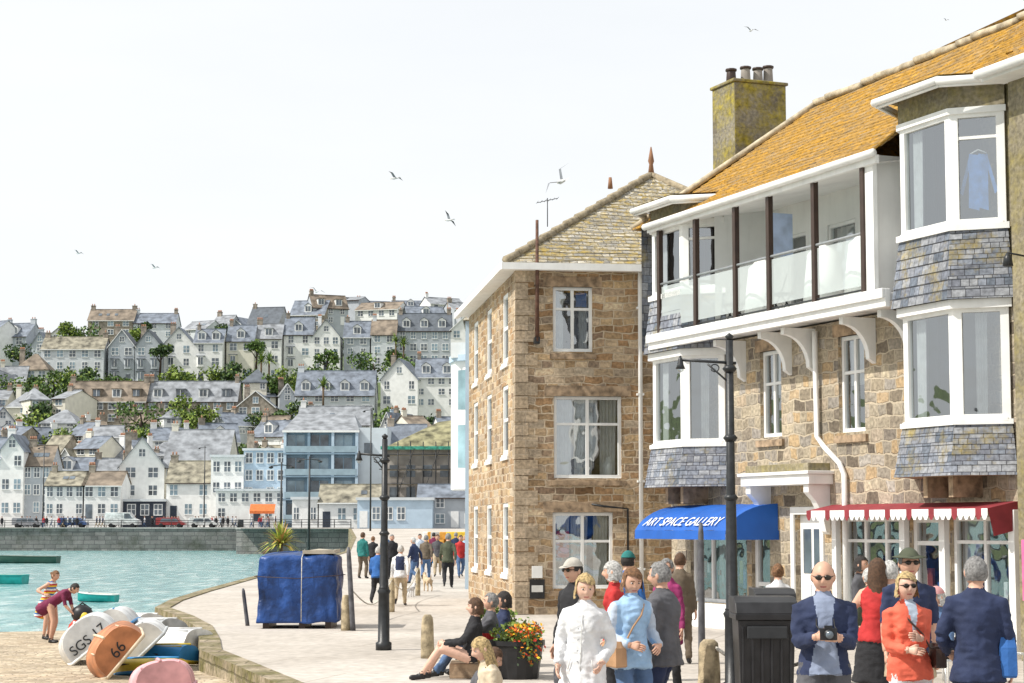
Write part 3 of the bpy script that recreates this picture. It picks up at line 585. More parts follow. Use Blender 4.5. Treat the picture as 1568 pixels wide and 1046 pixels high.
def quay_house():
    e=empty('pale_blue_quay_house'); y=64; mb=MB()
    mb.box(X(712,y),6,y,y+9,0,8.6,WC['b']); mb.box(X(688,y),X(716,y)+.2,y+1,y+3.2,7.5,8.0,WHITE)
    mb.build('walls',e); mb=MB(); yy=y+2
    mb.prism([(X(714,yy),yy-1),(X(697,yy),yy-.7),(X(690,yy),yy),(X(690,yy),yy+2),(X(714,yy),yy+2.3)],3.2,7.4,WHITE)
    for z0,z1 in ((3.9,5.3),(5.8,7.1)): mb.face([(X(698.5,yy-.73),yy-.74,z0),(X(712,yy-.98),yy-1.0,z0),(X(712,yy-.98),yy-1.0,z1),(X(698.5,yy-.73),yy-.74,z1)],pm('sky_pane',(.30,.45,.5),.1,.3,1))
    mb.prism([(X(716,yy),yy-1.2),(X(695,yy),yy-.9),(X(687,yy),yy),(X(687,yy),yy+2.2),(X(716,yy),yy+2.4)],7.4,7.6,WC['b']); mb.build('bay_window',e)
    mb=MB(); mb.face([(X(708,y),y-.3,8.6),(6,y-.3,8.6),(6,y+4.5,11),(X(712,y)+1.5,y+4.5,11)],ROOFH); mb.face([(X(708,y),y-.3,8.6),(X(712,y)+1.5,y+4.5,11),(X(708,y),y+9,8.6)],ROOFH); mb.build('roof',e)
quay_house()
# ---------------------------------------------------------------- main seafront building
BX=Vector((.375,-.927,0)).normalized(); BY=Vector((-BX.y,BX.x,0)); BO=Vector((2.88,40.6,0))
BM=Matrix(((BX.x,BY.x,0,BO.x),(BX.y,BY.y,0,BO.y),(0,0,1,0),(0,0,0,1)))
def sub(p,q):
    M,L=frame(p,q); return BM@M,L
def offs(poly,d):
    (a0,q0),(a1,q1),(a2,q2),(a3,q3)=poly
    return [(a0-d*.9,q0),(a1-d*.5,q1-d),(a2+d*.5,q2-d),(a3+d*.9,q3)]
def bay(e,a0,a1,ztop,name):
    poly=[(a0-.6,.65),(a0,0),(a1,0),(a1+.6,.6)]
    mb=MB(BM)
    def band(z0,z1,d0,d1,mat,k=7):
        for j in range(k):
            t0=j/k; t1=(j+1)/k; p0=offs(poly,d0+(d1-d0)*t0+(.014 if k>1 else 0)); p1=offs(poly,d0+(d1-d0)*t1)
            for i in range(3):
                za=z0+(z1-z0)*t0; zb=z0+(z1-z0)*t1
                mb.face([(*p0[i],za),(*p0[i+1],za),(*p1[i+1],zb),(*p1[i],zb)],mat)
                if k>1: pp=offs(poly,d0+(d1-d0)*t0-.01); mb.face([(*pp[i],za),(*pp[i+1],za),(*p0[i+1],za),(*p0[i],za)],mat)
    band(2.78,3.58,.16,.03,SLATEW,5); band(5.5,6.6,.16,.03,SLATEW,7); band(ztop+.08,ztop+.5,.02,.02,RENDER,1)
    p=offs(poly,.15); mb.face([(*q,2.78) for q in p],LINTEL)
    for z0,z1,d in ((3.56,3.64,.07),(5.36,5.5,.09),(6.58,6.68,.08),(ztop,ztop+.1,.05)): mb.prism(offs(poly,d),z0,z1,WHITE)
    mb.build(name+'_cladding',e)
    mb=MB(BM); 
    for z0,z1 in ((3.64,5.36),(6.68,ztop)):
        for i in range(3):
            M,L=sub(poly[i],poly[i+1]); mb.M=M
            mb.box(0,.07,0,.1,z0,z1,WHITE); mb.box(L-.07,L,0,.1,z0,z1,WHITE)
            window(mb,.07,L-.07,z0+.02,z1,.0,1,[.78] if (z0>6 and i==2) else None,.06,'L' if i==1 else ('M' if z0<6 else ''))
    mb.M=BM; 
    for a in (a0+.4,a1-.3): mb.box(a-.06,a+.06,.1,.65,2.45,2.78,LINTEL); 
    if a0>5:
        mb.M,L=sub(poly[2],poly[3]); SH=pm('hanging_blue_shirt',(.08,.26,.62),.8,.2,8)
        for k_,(xa,xb,ya,yb) in enumerate(((.28,.42,.10,.12),(.42,.56,.115,.14))): mb.face([(xa-.02,ya,6.95),(xb,yb,6.90),(xb,yb,7.78),(xa,ya,7.80)],SH)
        mb.face([(.29,.10,7.80),(.29,.10,7.62),(.17,.13,7.15),(.12,.13,7.20)],SH); mb.face([(.55,.10,7.80),(.55,.10,7.62),(.66,.13,7.15),(.71,.13,7.20)],SH); mb.tube([(.30,.11,7.8),(.42,.11,7.86),(.55,.11,7.8)],.012,WHITE,5)
    mb.build(name+'_windows',e)
    mb=MB(BM); mb.prism(offs([(a0-.6,1.6),(a0,0),(a1,0),(a1+.6,1.6)],.3),ztop+.5,ztop+.58,RENDER); t=offs(poly,.36)
    for p,q in zip(t,t[1:]):
        mb.tube([(*p,ztop+.48),(*q,ztop+.48)],.065,WHITE,8); mb.tube([(p[0],p[1]+.06,ztop+.41),(q[0],q[1]+.06,ztop+.41)],.03,WHITE,6)
    q0=offs(poly,.3); mb.face([(*q0[0],ztop+.59),(*q0[1],ztop+.59),(*q0[2],ztop+.59),(*q0[3],ztop+.59),(q0[3][0],2.2,ztop+.9),(q0[0][0],2.2,ztop+.9)],ROOFM); mb.build(name+'_roof',e)
def terrace():
    e=empty('granite_seafront_building'); WQ=.65
    holes=[(3.3,4.1,3.67,5.3),(6.13,6.98,3.64,5.34),(.35,2.7,.5,1.85),(2.9,3.6,.02,2.0),(4.55,5.45,.02,2.2),(6.15,8.1,.55,2.15),(8.3,9.25,.02,2.15),(9.45,11.1,.55,2.15)]
    mb=MB(BM); wall(mb,-.5,11.7,-.05,5.62,WQ,holes,STONE2,.16)
    mb.face([(-.5,WQ,0),(-.5,6,0),(-.5,6,8.1),(-.5,WQ,8.1)],RENDER); mb.face([(-.5,6,0),(20,6,0),(20,6,8.3),(-.5,6,8.3)],STONE2)
    mb.face([(-.5,.0,5.6),(-.5,1.6,5.6),(-.5,1.6,8.2),(-.5,0,8.2)],SLATEW)
    for a,b,c,d in holes[:2]: mb.box(a-.15,b+.15,WQ-.02,WQ+.1,d,d+.22,LINTEL); mb.box(a-.1,b+.1,WQ-.06,WQ+.1,c-.18,c-.055,LINTEL)
    mb.box(11.62,20,.38,.75,-.05,9.0,RENDER)
    mb.box(8.9,11.62,.66,.9,5.6,9.0,RENDER)
    mb.build('walls',e)
    mb=MB(BM)
    wall(mb,1.97,8.6,5.8,8.4,1.75,[(2.5,3.2,6.3,7.7),(4.0,5.0,6.1,7.7),(6.9,8.2,5.85,7.85)],WHITE2,.1); mb.face([(8.3,0.05,5.8),(8.3,1.75,5.8),(8.3,1.75,8.2),(8.3,.05,8.2)],WHITE2); mb.face([(1.98,.4,5.8),(1.98,1.75,5.8),(1.98,1.75,8.3),(1.98,.4,8.3)],WHITE2)
    mb.face([(.3,.0,8.02),(8.6,.0,8.02),(8.6,1.76,8.3),(.3,1.76,8.3)],WHITE2); mb.build('balcony_wall',e)
    mb=MB(BM)
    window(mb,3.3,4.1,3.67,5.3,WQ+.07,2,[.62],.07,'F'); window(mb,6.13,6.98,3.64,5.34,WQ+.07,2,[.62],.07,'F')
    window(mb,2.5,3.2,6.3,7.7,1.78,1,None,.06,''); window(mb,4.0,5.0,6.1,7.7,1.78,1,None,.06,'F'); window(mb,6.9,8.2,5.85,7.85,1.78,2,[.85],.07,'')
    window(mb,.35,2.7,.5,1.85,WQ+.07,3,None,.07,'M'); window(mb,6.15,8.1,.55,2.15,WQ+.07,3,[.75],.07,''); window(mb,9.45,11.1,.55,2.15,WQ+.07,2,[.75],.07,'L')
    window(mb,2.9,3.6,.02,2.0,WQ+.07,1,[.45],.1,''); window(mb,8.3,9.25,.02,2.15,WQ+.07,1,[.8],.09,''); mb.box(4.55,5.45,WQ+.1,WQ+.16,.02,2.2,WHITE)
    for z0,z1 in ((.3,.95),(1.15,1.95)): 
        for a in (4.68,5.05): mb.box(a,a+.27,WQ+.085,WQ+.1,z0,z1,PANE if z0>1 else WC['l'])
    for i in range(14): mb.box(.5+i*.15,.5+i*.15+R.uniform(.06,.12),WQ+.22,WQ+.25,.65+R.uniform(0,.5),.85+R.uniform(.2,.6),R.choice([WHITE,BLUECL,CURT,pm('art_red',(.4,.08,.05)),YL]))
    for i in range(16): a=6.3+i*.3; mb.box(a,a+R.uniform(.08,.2),WQ+.25,WQ+.3,.65,.8+R.uniform(.1,.6),R.choice([WHITE,BLUECL,CURT,MC['art_red'],BROWNP,LINTEL]))
    mb.box(.3,2.75,WQ-.08,WQ,.0,.48,WHITE); mb.box(6.1,8.15,WQ-.05,WQ,.0,.5,BROWNP); mb.box(9.4,11.15,WQ-.05,WQ,.0,.5,BROWNP)
    mb.box(8.12,8.28,WQ-.1,WQ+.1,0,2.25,WHITE); mb.box(9.27,9.43,WQ-.1,WQ+.1,0,2.25,WHITE); mb.box(11.12,11.28,WQ-.1,WQ+.1,0,2.25,WHITE); mb.box(5.98,6.12,WQ-.1,WQ+.1,0,2.25,WHITE)
    mb.build('windows',e,.005)
    bay(e,0.0,1.37,7.98,'far_bay'); bay(e,9.2,10.6,8.42,'near_bay')
    mb=MB(BM); mb.box(.25,8.95,-.12,1.75,5.66,5.80,WHITE); mb.box(.2,9.0,-.2,-.1,5.56,5.86,WHITE); mb.box(.2,9.0,-.26,-.2,5.70,5.86,WHITE)
    mb.build('balcony_deck',e,.01)
    mb=MB(BM)
    for a in (2.7,4.45,5.3,7.3,8.5):
        pts=[(WQ,5.56),(.0,5.56),(.0,5.44)]+[( .0+.52*math.sin(t), 5.44-.58*(1-math.cos(t))) for t in [i*math.pi/2/7 for i in range(1,8)]]+[(WQ,4.78)]
        n=len(pts); mb.add([(a-.06,p,z) for p,z in pts]+[(a+.06,p,z) for p,z in pts],[list(range(n))[::-1],list(range(n,2*n))]+[(i,(i+1)%n,n+(i+1)%n,n+i) for i in range(n)],WHITE)
    mb.build('balcony_brackets',e)
    mb=MB(BM); P=[.5,2.1,3.72,5.0,6.6,8.2]
    for a in P: mb.box(a-.055,a+.055,-.12,-.02,5.8,8.08,BROWNP)
    for a in (7.2,): mb.box(a-.04,a+.04,1.0,1.08,5.8,8.1,BROWNP)
    mb.tube([(.4,-.07,6.88),(8.25,-.07,6.88)],.028,GREYM,8); mb.tube([(.4,-.07,5.93),(8.25,-.07,5.93)],.018,BLACKM,6)
    mb.build('balcony_posts',e,.008)
    mb=MB(BM)
    for a,b in zip(P,P[1:]): mb.face([(a+.09,-.08,6.0),(b-.09,-.08,6.0),(b-.09,-.08,6.82),(a+.09,-.08,6.82)],FROST)
    mb.build('balcony_panels',e)
    mb=MB(BM)
    for a in (3.4,5.6,7.0,7.7):
        mb.loft([[(a+.35*r*math.cos(t)*(1+.1*math.sin(5*t)),.7+.3*r*math.sin(t),z) for t in [i*.5236 for i in range(12)]] for r,z in ((1.25,5.82),(1.05,6.5),(.9,6.9),(.3,7.1),(.05,7.12))],WHITE)
    for a in (1.2,2.6,4.4):
        for s in (-.2,.2): mb.tube([(a+s,.35,5.82),(a+s,.6,6.3),(a+s,.75,6.7)],.015,BLACKM,5); mb.tube([(a+s,.75,5.82),(a+s,.35,6.28)],.015,BLACKM,5)
        mb.box(a-.2,a+.2,.35,.65,6.26,6.3,BLACKM)
    mb.box(4.32,4.42,.3,.75,7.0,7.8,pm('notice_board',(.45,.55,.75),.5)); mb.build('balcony_furniture',e)
    mb=MB(BM); mb.tube([(.1,-.22,8.1),(8.75,-.22,8.14)],.07,WHITE,8); mb.box(.1,8.7,-.16,-.08,7.98,8.12,WHITE); mb.tube([(11.5,-.1,8.86),(20,-.1,8.9)],.08,WHITE,8); mb.box(11.5,20,-.02,.4,8.76,8.84,WHITE)
    mb.box(8.25,8.5,-.08,.0,5.85,8.1,WHITE)
    mb.tube([(5.5,WQ-.1,5.5),(5.5,WQ-.1,5.2),(5.5,WQ-.08,3.6),(5.75,WQ-.08,3.4),(6.25,WQ-.08,3.1),(6.4,WQ-.08,2.9),(6.4,WQ-.08,.1)][:],.05,WHITE,8)
    mb.build('gutters',e)
    mb=MB(BM); n=48; a0=-.6
    def hz(a): return 10.62+.016*max(0,a-1.5)+.045*max(0,a-8)
    def eave(a):
        if a<8.75: return -.18,8.13
        if a<11.55: return .72,8.93
        return -.15,8.90
    def rowf(t):
        r=[]
        for i in range(n+1):
            s=i/n; aL=a0+(1.5-a0)*t; aa=aL+(20-aL)*s; q0,z0=eave(aa); q=q0+(3.02-q0)*t
            z=z0+(hz(aa)-z0)*t+.04*noise.noise(Vector((aa*.8,t*2.5,1)))-.07*math.sin(math.pi*t)*(1 if aa<8.75 else 0)+.018*noise.noise(Vector((aa*3,t*12,1)))
            r.append((aa,q,z))
        return r
    courses(mb,rowf,24,ROOFM,.026)
    mb.face([(a0,-.18,8.13),(1.5,3.02,hz(1.5)),(a0,6.2,8.13)],ROOFM); mb.face([(1.5,3.02,hz(1.5)),(20,3.02,hz(20)),(20,6.2,8.13),(a0,6.2,8.13)],ROOFM)
    cr=pm('cement_ridge',(.46,.39,.28),.9,.3,6,.3)
    for i in range(40): a=1.5+i*.46; mb.tube([(a,3.02,hz(a)+.06+.02*math.sin(i*1.7)),(a+.47,3.02,hz(a+.47)+.04+.02*math.sin(i*1.7))],[.08,.075],cr,6)
    mb.tube([(a0+(1.5-a0)*t,-.18+3.2*t,8.13+(hz(1.5)-8.13)*t+.03) for t in [i/8 for i in range(9)]],.065,cr,6)
    mb.build('roof',e)
    mb=MB(BM); mb.box(-1.0,.0,1.95,3.2,7.5,11.35,CHIM); mb.box(-1.04,.04,1.91,3.24,11.35,11.42,CHIM)
    for q,h in ((2.15,.28),(2.5,.36),(2.8,.36),(3.05,.42)): mb.tube([(-.5,q,11.42),(-.5,q,11.42+h)],[.12,.1],BROWNP if q<2.3 else pm('clay_grey_pot',(.3,.27,.24),.9),8); mb.tube([(-.5,q,11.40+h),(-.5,q,11.46+h)],[.13,.13],BROWNP,8)
    mb.build('chimney',e,.02)
    mb=MB(BM); mb.box(3.4,5.9,.15,WQ,2.74,2.92,WHITE); mb.box(3.35,5.95,.1,WQ,2.92,2.98,WHITE); mb.box(3.5,5.8,.2,WQ,2.98,3.12,RENDER)
    for a in (3.5,5.62):
        pts=[(WQ,2.74),(.2,2.74),(.2,2.6),(.35,2.45),(.48,2.2),(.55,1.9),(WQ,1.85)]; n=len(pts)
        mb.add([(a,p,z) for p,z in pts]+[(a+.18,p,z) for p,z in pts],[list(range(n))[::-1],list(range(n,2*n))]+[(i,(i+1)%n,n+(i+1)%n,n+i) for i in range(n)],WHITE)
    mb.box(4.42,4.54,WQ-.04,WQ+.08,0,2.35,WHITE); mb.box(5.46,5.58,WQ-.04,WQ+.08,0,2.35,WHITE); mb.box(4.54,5.46,WQ-.04,WQ+.08,2.21,2.35,WHITE)
    mb.build('door_portal',e,.01)
    AB=pm('blue_awning_canvas',(.012,.10,.42),.6,.1,2,.1); n=14
    def prof(t): return (WQ-.02-1.1*math.sin(t*1.25)/math.sin(1.25), 2.42-.50*(1-math.cos(t*1.35))/(1-math.cos(1.35)))
    mb=MB(BM); rows=[[(.1 +3.85*i/n,prof(j/8)[0],prof(j/8)[1]-(.01*math.sin(i*2))) for i in range(n+1)] for j in range(9)]; mb.loft(rows,AB,True,False,False)
    for a in (.1,3.95): mb.face([(a,*prof(j/8)) for j in range(9)]+[(a,WQ-.02,1.92)],AB)
    q,z=prof(1); mb.face([(.1,q-.002,z),(3.95,q-.002,z),(3.95,q-.01,z-.17),(.1,q-.01,z-.17)],AB); mb.face([(3.95,q,z-.17),(3.95,q,z),(3.95,WQ,z),(3.95,WQ,z-.17)],AB)
    mb.build('blue_awning',e)
    tx=bpy.data.curves.new('awning_lettering','FONT'); tx.body='ART SPACE GALLERY'; tx.size=.34; tx.align_x='CENTER'; tx.extrude=.002; tx.materials.append(WHITE)
    to=bpy.data.objects.new('awning_lettering',tx); COL.objects.link(to); to.parent=e
    q1,z1=prof(.98); q2,z2=prof(.55); up=(BY*(q2-q1)+Vector((0,0,z2-z1))).normalized(); nn=BX.cross(up)
    o=BM@Vector((1.98,q1,z1))+up*.06+nn*.05; to.matrix_world=Matrix(((BX.x,up.x,nn.x,o.x),(BX.y,up.y,nn.y,o.y),(BX.z,up.z,nn.z,o.z),(0,0,0,1)))
    RA=pm('maroon_awning',(.25,.03,.04),.7); mb=MB(BM); mb.face([(5.9,WQ-.01,2.38),(11.25,WQ-.01,2.38),(11.25,.1,2.27),(5.9,.1,2.27)],RA)
    k=34
    for i in range(k):
        a=5.9+5.35*i/k; b=5.9+5.35*(i+1)/k; m_=(a+b)/2; mb.face([(a,.095,2.27),(b,.095,2.27),(b,.095,2.17),(m_+.03,.095,2.10),(m_-.03,.095,2.10),(a,.095,2.17)],WHITE if i%4 else RA)
    mb.face([(11.25,.1,2.27),(11.25,WQ,2.38),(11.25,WQ,1.95),(11.25,0.2,1.85)],RA); mb.build('maroon_awning',e)
    mb=MB(BM); mb.tube([(12.1,.4,6.0),(12.1,-.05,6.05)],.015,BLACKM,6); mb.tube([(12.1,-.05,6.05),(12.1,-.05,5.98),(12.1,-.05,5.85)],[.02,.06,.08],BLACKM,8); mb.build('wall_lantern',e)
    mb=MB(BM); mb.box(11.75,11.95,.33,.38,.9,1.8,pm('pink_poster',(.7,.15,.35),.6)); mb.build('poster',e)
terrace()
# ---------------------------------------------------------------- street furniture
def lamp(x,y,h,arm,side=-1):
    mb=MB(Matrix.Translation(Vector((x,y,0))))
    mb.tube([(0,0,0),(0,0,.12),(0,0,.14),(0,0,.9),(0,0,.95),(0,0,1.0),(0,0,h*.55),(0,0,h*.56),(0,0,h)],[.13,.13,.095,.09,.11,.075,.062,.055,.045],BLACKM,14)
    for z in (1.0,h*.55,h*.72,h-.35): mb.tube([(0,0,z-.04),(0,0,z),(0,0,z+.04)],[.06,.09,.06],BLACKM,12)
    mb.tube([(0,0,h),(0,0,h+.05),(0,0,h+.09)],[.03,.055,.005],BLACKM,10); za=h-.28
    mb.tube([(side*-.08,0,za),(side*arm,0,za+.04)],.018,BLACKM,8)
    mb.tube([(0,0,za-.25),(side*arm*.2,0,za-.14),(side*arm*.45,0,za-.01)],.012,BLACKM,6)
    mb.tube([(side*(arm*.3+.05*math.cos(t)),0,za-.06+.045*math.sin(t)) for t in [i*.6 for i in range(11)]],.008,BLACKM,5)
    mb.tube([(side*arm,0,za+.09),(side*arm,0,za+.04),(side*arm,0,za-.02),(side*arm,0,za-.07)],[.01,.03,.04,.06],BLACKM,10); mb.ell((side*arm,0,za-.08),(.04,.04,.035),GLASS,8)
    return mb.build('street_lamp')
lamp(X(1121,24.2),24.2,4.26,.6); lamp(X(588,32.6),32.6,3.42,.42)
for u,y,h,z in ((430,150,6.4,.4),(473,152,6.9,.4),(567,230,14,1.6),(65,291,12,1.7),(312,291,12,1.7)):
    mb=MB(Matrix.Translation(Vector((X(u,y),y,z-1.6)))); mb.tube([(0,0,0),(0,0,h+1.6)],[.12,.06],BLACKM,8); mb.tube([(-.8,0,h+1.3),(0,0,h+1.4),(.8 if y<200 else .2,0,h+1.3)],.035,BLACKM,6); mb.ell((-.8,0,h+1.2),(.18,.15,.1),BLACKM,8)
    if y<200: mb.ell((.8,0,h+1.2),(.18,.15,.1),BLACKM,8)
    mb.build('harbour_lamp')
GRAN=pm('granite_post',(.38,.31,.2),.9,.35,9,.6)
def bollard(x,y,h,r,mat=None,lean=0,name='stone_bollard'):
    mb=MB(); rings=[]
    for t in (0,.1,.4,.8,.93,1.0):
        k=r*(1.08-.18*t)*(1 if t<.9 else (.9 if t<1 else .55)); rings.append([(x+lean*t+k*(1+.12*noise.noise(Vector((a,t*3,x))))*math.cos(a),y+k*(1+.12*noise.noise(Vector((a,t*3,y))))*math.sin(a),h*t) for a in [i*6.283/10 for i in range(10)]])
    mb.loft(rings,mat or GRAN); mb.build(name)
bollard(X(655,30.6),30.6,.66,.10); bollard(X(1085,24.6),24.6,.62,.13); bollard(X(530,38.7),38.7,.68,.09); bollard(X(1240,23.6),23.6,.5,.13)
def post(u,y,h,r,lean=0): bollard(X(u,y),y,h,r,pm('weathered_iron_post',(.1,.1,.11),.6,.3,8),lean,'mooring_post')
post(1074,27.5,2.05,.045); post(541,38.6,1.6,.05,-.1); post(380,40.5,.75,.04,-.1)
mb=MB(); a=Vector((X(1085,24.6),24.6,.58)); b=Vector((X(1240,23.6),23.6,.45)); mb.tube([a.lerp(b,t)-Vector((0,0,.22*math.sin(math.pi*t))) for t in [i/14 for i in range(15)]],.022,pm('rope',(.6,.57,.5),.9,.2,30,.4),6); mb.build('rope_barrier')
mb=MB(); pl=[(541,38.6),(600,47),(640,58)]
for (u0,y0),(u1,y1) in zip(pl,pl[1:]):
    a=Vector((X(u0,y0),y0,.75)); b=Vector((X(u1,y1),y1,.75)); mb.tube([a.lerp(b,t)-Vector((0,0,.4*math.sin(math.pi*t))) for t in [i/12 for i in range(13)]],.015,MC['rope'],5)
mb.build('rope_barrier')
for u,y in ((600,47),(640,58)): bollard(X(u,y),y,.8,.07)
def bin_(u0,u1,y,h,name='litter_bin'):
    x0=X(u0,y); x1=X(u1,y); mb=MB(); d=.65; t=.03
    mb.prism([(x0+t,y+t),(x1-t,y+t),(x1-t,y+d-t),(x0+t,y+d-t)],.05,h*.78,BLACKP,[(x0,y),(x1,y),(x1,y+d),(x0,y+d)])
    for i in range(6): x=x0+(x1-x0)*(i+.5)/6; mb.box(x-.015,x+.015,y-.012,y+.03,.15,h*.72,BLACKP)
    mb.box(x0-.03,x1+.03,y-.04,y+d+.03,h*.78,h*.84,BLACKP)
    mb.loft([[(x0-.03+(x1-x0+.06)*(0 if k in(0,3) else 1)*1.0,y-.04+yy if k<2 else y+d+.03,zz) for k in range(4)] for yy,zz in ((0,h*.84),(.06,h*.95),(.25,h))],BLACKP,False)
    mb.box(x0+.1,x1-.1,y-.05,y-.03,h*.6,h*.72,DARK); mb.build(name,None,.012)
bin_(1130,1218,23.2,1.18); bin_(1160,1216,25,1.22)
def kiosk():
    e=empty('tarpaulin_covered_stall'); x0=X(395,39.3); x1=X(514,39.3); y=39.3; T=pm('blue_tarpaulin',(.012,.05,.19),.42,.4,2.2,1.0,bd=.12); mb=MB(); rings=[]
    n=80; zs=[.12+.04*i for i in range(31)]
    for z,k in [(z,1.0+.012*math.sin(z*9)) for z in zs]+[(1.38,.985),(1.42,.93),(1.46,.7),(1.48,.4),(1.49,.1)]:
        r=[]
        for i in range(n):
            t=i/n*4; s=int(t); f=t-s; px,py=[(f,0),(1,f),(1-f,1),(0,1-f)][s]; cx=(px-.5)*k; cy=(py-.5)*k
            w_=.07*noise.noise(Vector((px*5,py*5,z*1.2)))+.05*noise.noise(Vector((px*14+z*3,py*14,z*2.5)))+.02*math.sin((px+py)*30+z*4)
            r.append(((x0+x1)/2+cx*(x1-x0)*(1+w_),y+.75+cy*1.5*(1+w_),z+.05*noise.noise(Vector((px*4,py*4,2)))*(1 if z>1.2 or z<.2 else 0)))
        rings.append(r)
    mb.loft(rings,T,True); mb.build('tarpaulin',e)
    mb=MB()
    for z in (1.02,): mb.tube([(x0-.06,y-.06,z),((x0+x1)/2,y-.07,z-.04),(x1+.06,y-.06,z+.02),(x1+.06,y+1.56,z),(x0-.06,y+1.56,z),(x0-.06,y-.06,z)],.008,BROWNP,5)
    xm=(x0+x1)/2+.1; mb.tube([(xm,y-.07,.15),(xm,y-.07,1.38),(xm,y+.5,1.54)],.009,MC['rope'],5); mb.build('straps',e)
    mb=MB(); mb.loft([[(xm+(x1-xm-.03)*px,y+.06+1.3*py,z+.015*math.sin(px*9+py*5)) for px,py in ((0,0),(.33,0),(.66,0),(1,0),(1,1),(.66,1),(.33,1),(0,1))] for z in (1.46,1.53)],pm('stall_top',(.45,.40,.32),.8),False); mb.build('cover_board',e)
    mb=MB()
    for x in (x0+.15,x1-.15,xm): mb.box(x-.06,x+.06,y+.1,y+1.4,0,.14,BROWNP)
    mb.build('skids',e)
kiosk()
def planter(u0,u1,y,h,flower,name='flower_planter'):
    e=empty(name); x0=X(u0,y); x1=X(u1,y); cx=(x0+x1)/2; w_=(x1-x0)/2; mb=MB()
    mb.loft([[(cx+w_*k*math.cos(a),y+.3+.35*k*math.sin(a),z) for a in [i*6.283/16 for i in range(16)]] for z,k in ((0,.8),(.1,.84),(h-.08,.98),(h-.06,1.05),(h,1.05),(h,.93),(h-.06,.9))],BLACKP,False); mb.build('tub',e)
    mb=MB(); clump(mb,(cx,y+.25,h+.1),(w_*1.0,.35,.17),500,.035,[LF[1],LF[0]])
    if flower: 
        fo=[pm('orange_flower',(.85,.25,.02),.6),pm('yellow_flower',(.85,.6,.03),.6),pm('red_flower',(.6,.04,.02),.6)]
        clump(mb,(cx+w_*.45,y-.02,h-.02),(w_*.6,.25,.3),380,.028,[LF[0],LF[2]]+fo); clump(mb,(cx+w_*.3,y+.0,h+.15),(w_*.7,.2,.12),140,.028,fo)
    mb.build('plants',e)
planter(750,833,26.3,.5,True); planter(728,792,28.6,.62,False)
BIN=pm('boat_interior',(.5,.48,.42),.7)
def dinghy(x,y,z,L,Wd,Dp,yaw,col,up=True,tilt=0,pitch=0,trim=None,txt=None,name='upturned_dinghy',stripe=None):
    z+=abs(math.sin(tilt))*Wd*.42 if up else 0
    M=Matrix.Translation(Vector((x,y,z)))@Matrix.Rotation(yaw,4,'Z')@Matrix.Rotation(pitch,4,'X')@Matrix.Rotation(tilt,4,'Y')@(Matrix.Identity(4) if up else Matrix.Rotation(math.pi,4,'Y'))
    mb=MB(M); rings=[]; inner=[]
    for i in range(17):
        t=i/16; w_=Wd/2*(.80+.20*math.sin(min(1,t*1.6)*math.pi/2))*(1-max(0,(t-.5)/.5)**2.4*.93); d=Dp*(1-.12*t)+.06*t*t; sh=.10*t*t
        r=[];q=[]
        for k in range(17):
            a=math.pi*k/16; cx=math.cos(a); sx=math.sin(a); p=(w_*(abs(cx)**.75)*(1 if cx>0 else -1),L*t,-sh+d*(sx**.7)); r.append(p); q.append((p[0]*.93,p[1]*.985+.02,p[2]*.9-.02))
        rings.append(r); inner.append(q)
    mb.loft(rings,col,True,False,False); mb.loft(inner,BIN,True,False,False)
    if stripe:
        for s in (0,-1):
            mb.loft([[Vector(r[s])+Vector((math.copysign(.006,r[s][0]),0,.0)),Vector(r[1 if s==0 else -2])+Vector((math.copysign(.008,r[s][0]),0,0))] for r in rings],stripe,True,False,False)
    mb.face(rings[0],col); rim=[r[0] for r in rings]+[r[-1] for r in rings][::-1]; mb.tube(rim+[rim[0]],.028,trim or WHITE,6)
    mb.tube([(0,L*t,-.1*t*t+Dp*(1-.12*t)+.06*t*t+.01) for t in [0,.25,.5,.75,1]],.022,trim or WHITE,6)
    for k in (-.5,.5): mb.tube([(k*Wd*.55*(1-.5*max(0,t-.5)),L*t,-.1*t*t+Dp*.88*(1-.12*t)) for t in [0.02,.25,.5,.75]],.014,trim or WHITE,5)
    for t in (.3,.62): w_=Wd/2*.9; mb.box(-w_,w_,L*t-.1,L*t+.1,.08,.11,BROWNP)
    ob=mb.build(name)
    if txt:
        c=bpy.data.curves.new('boat_lettering','FONT'); c.body=txt; c.size=.24; c.align_x='CENTER'; c.extrude=.003; c.materials.append(DARK)
        to=bpy.data.objects.new('boat_lettering',c); COL.objects.link(to); to.parent=ob
        to.matrix_world=M@Matrix(((1,0,0,0),(0,0,1,-.012),(0,1,0,.08),(0,0,0,1)))
    return ob
OR=pm('orange_boat',(.46,.18,.075),.55,.35,3); PK=pm('pink_boat',(.66,.34,.36),.55,.25,3); BW=pm('white_gelcoat',(.66,.66,.65),.35,.28,2.5); BG=pm('boat_grey',(.45,.47,.48),.5,.25,3); BB=pm('boat_blue',(.03,.22,.5),.5); BY_=pm('boat_yellow',(.7,.5,.05),.5); CRM=pm('cream_boat',(.62,.52,.38),.5,.2,3)
def dz(u,y,*a,**k): dinghy(X(u,y,-.3),y,slz(X(u,y),y)+.02,*a,**k)
dz(143,34.2,2.2,1.12,.5,rad(14),BW,tilt=rad(-40),txt='SGS 17')
dz(192,29.6,1.9,.98,.42,rad(18),OR,tilt=rad(-50),txt='66',trim=CRM)
dz(222,32.0,1.9,1.0,.42,rad(12),BW,tilt=rad(-44),trim=BG)
dz(306,36.4,2.5,1.25,.44,rad(62),BW,tilt=rad(6),trim=BW,stripe=BG)
dz(264,40.0,2.6,1.15,.5,rad(52),BG,tilt=rad(12),trim=BW)
dz(232,43.0,2.5,1.15,.5,rad(38),BW,tilt=rad(15))
dz(290,33.4,1.6,.9,.28,rad(70),BB,tilt=rad(6),trim=BY_)
dz(272,31.0,1.3,.7,.22,rad(60),BY_,tilt=rad(4),trim=BB)
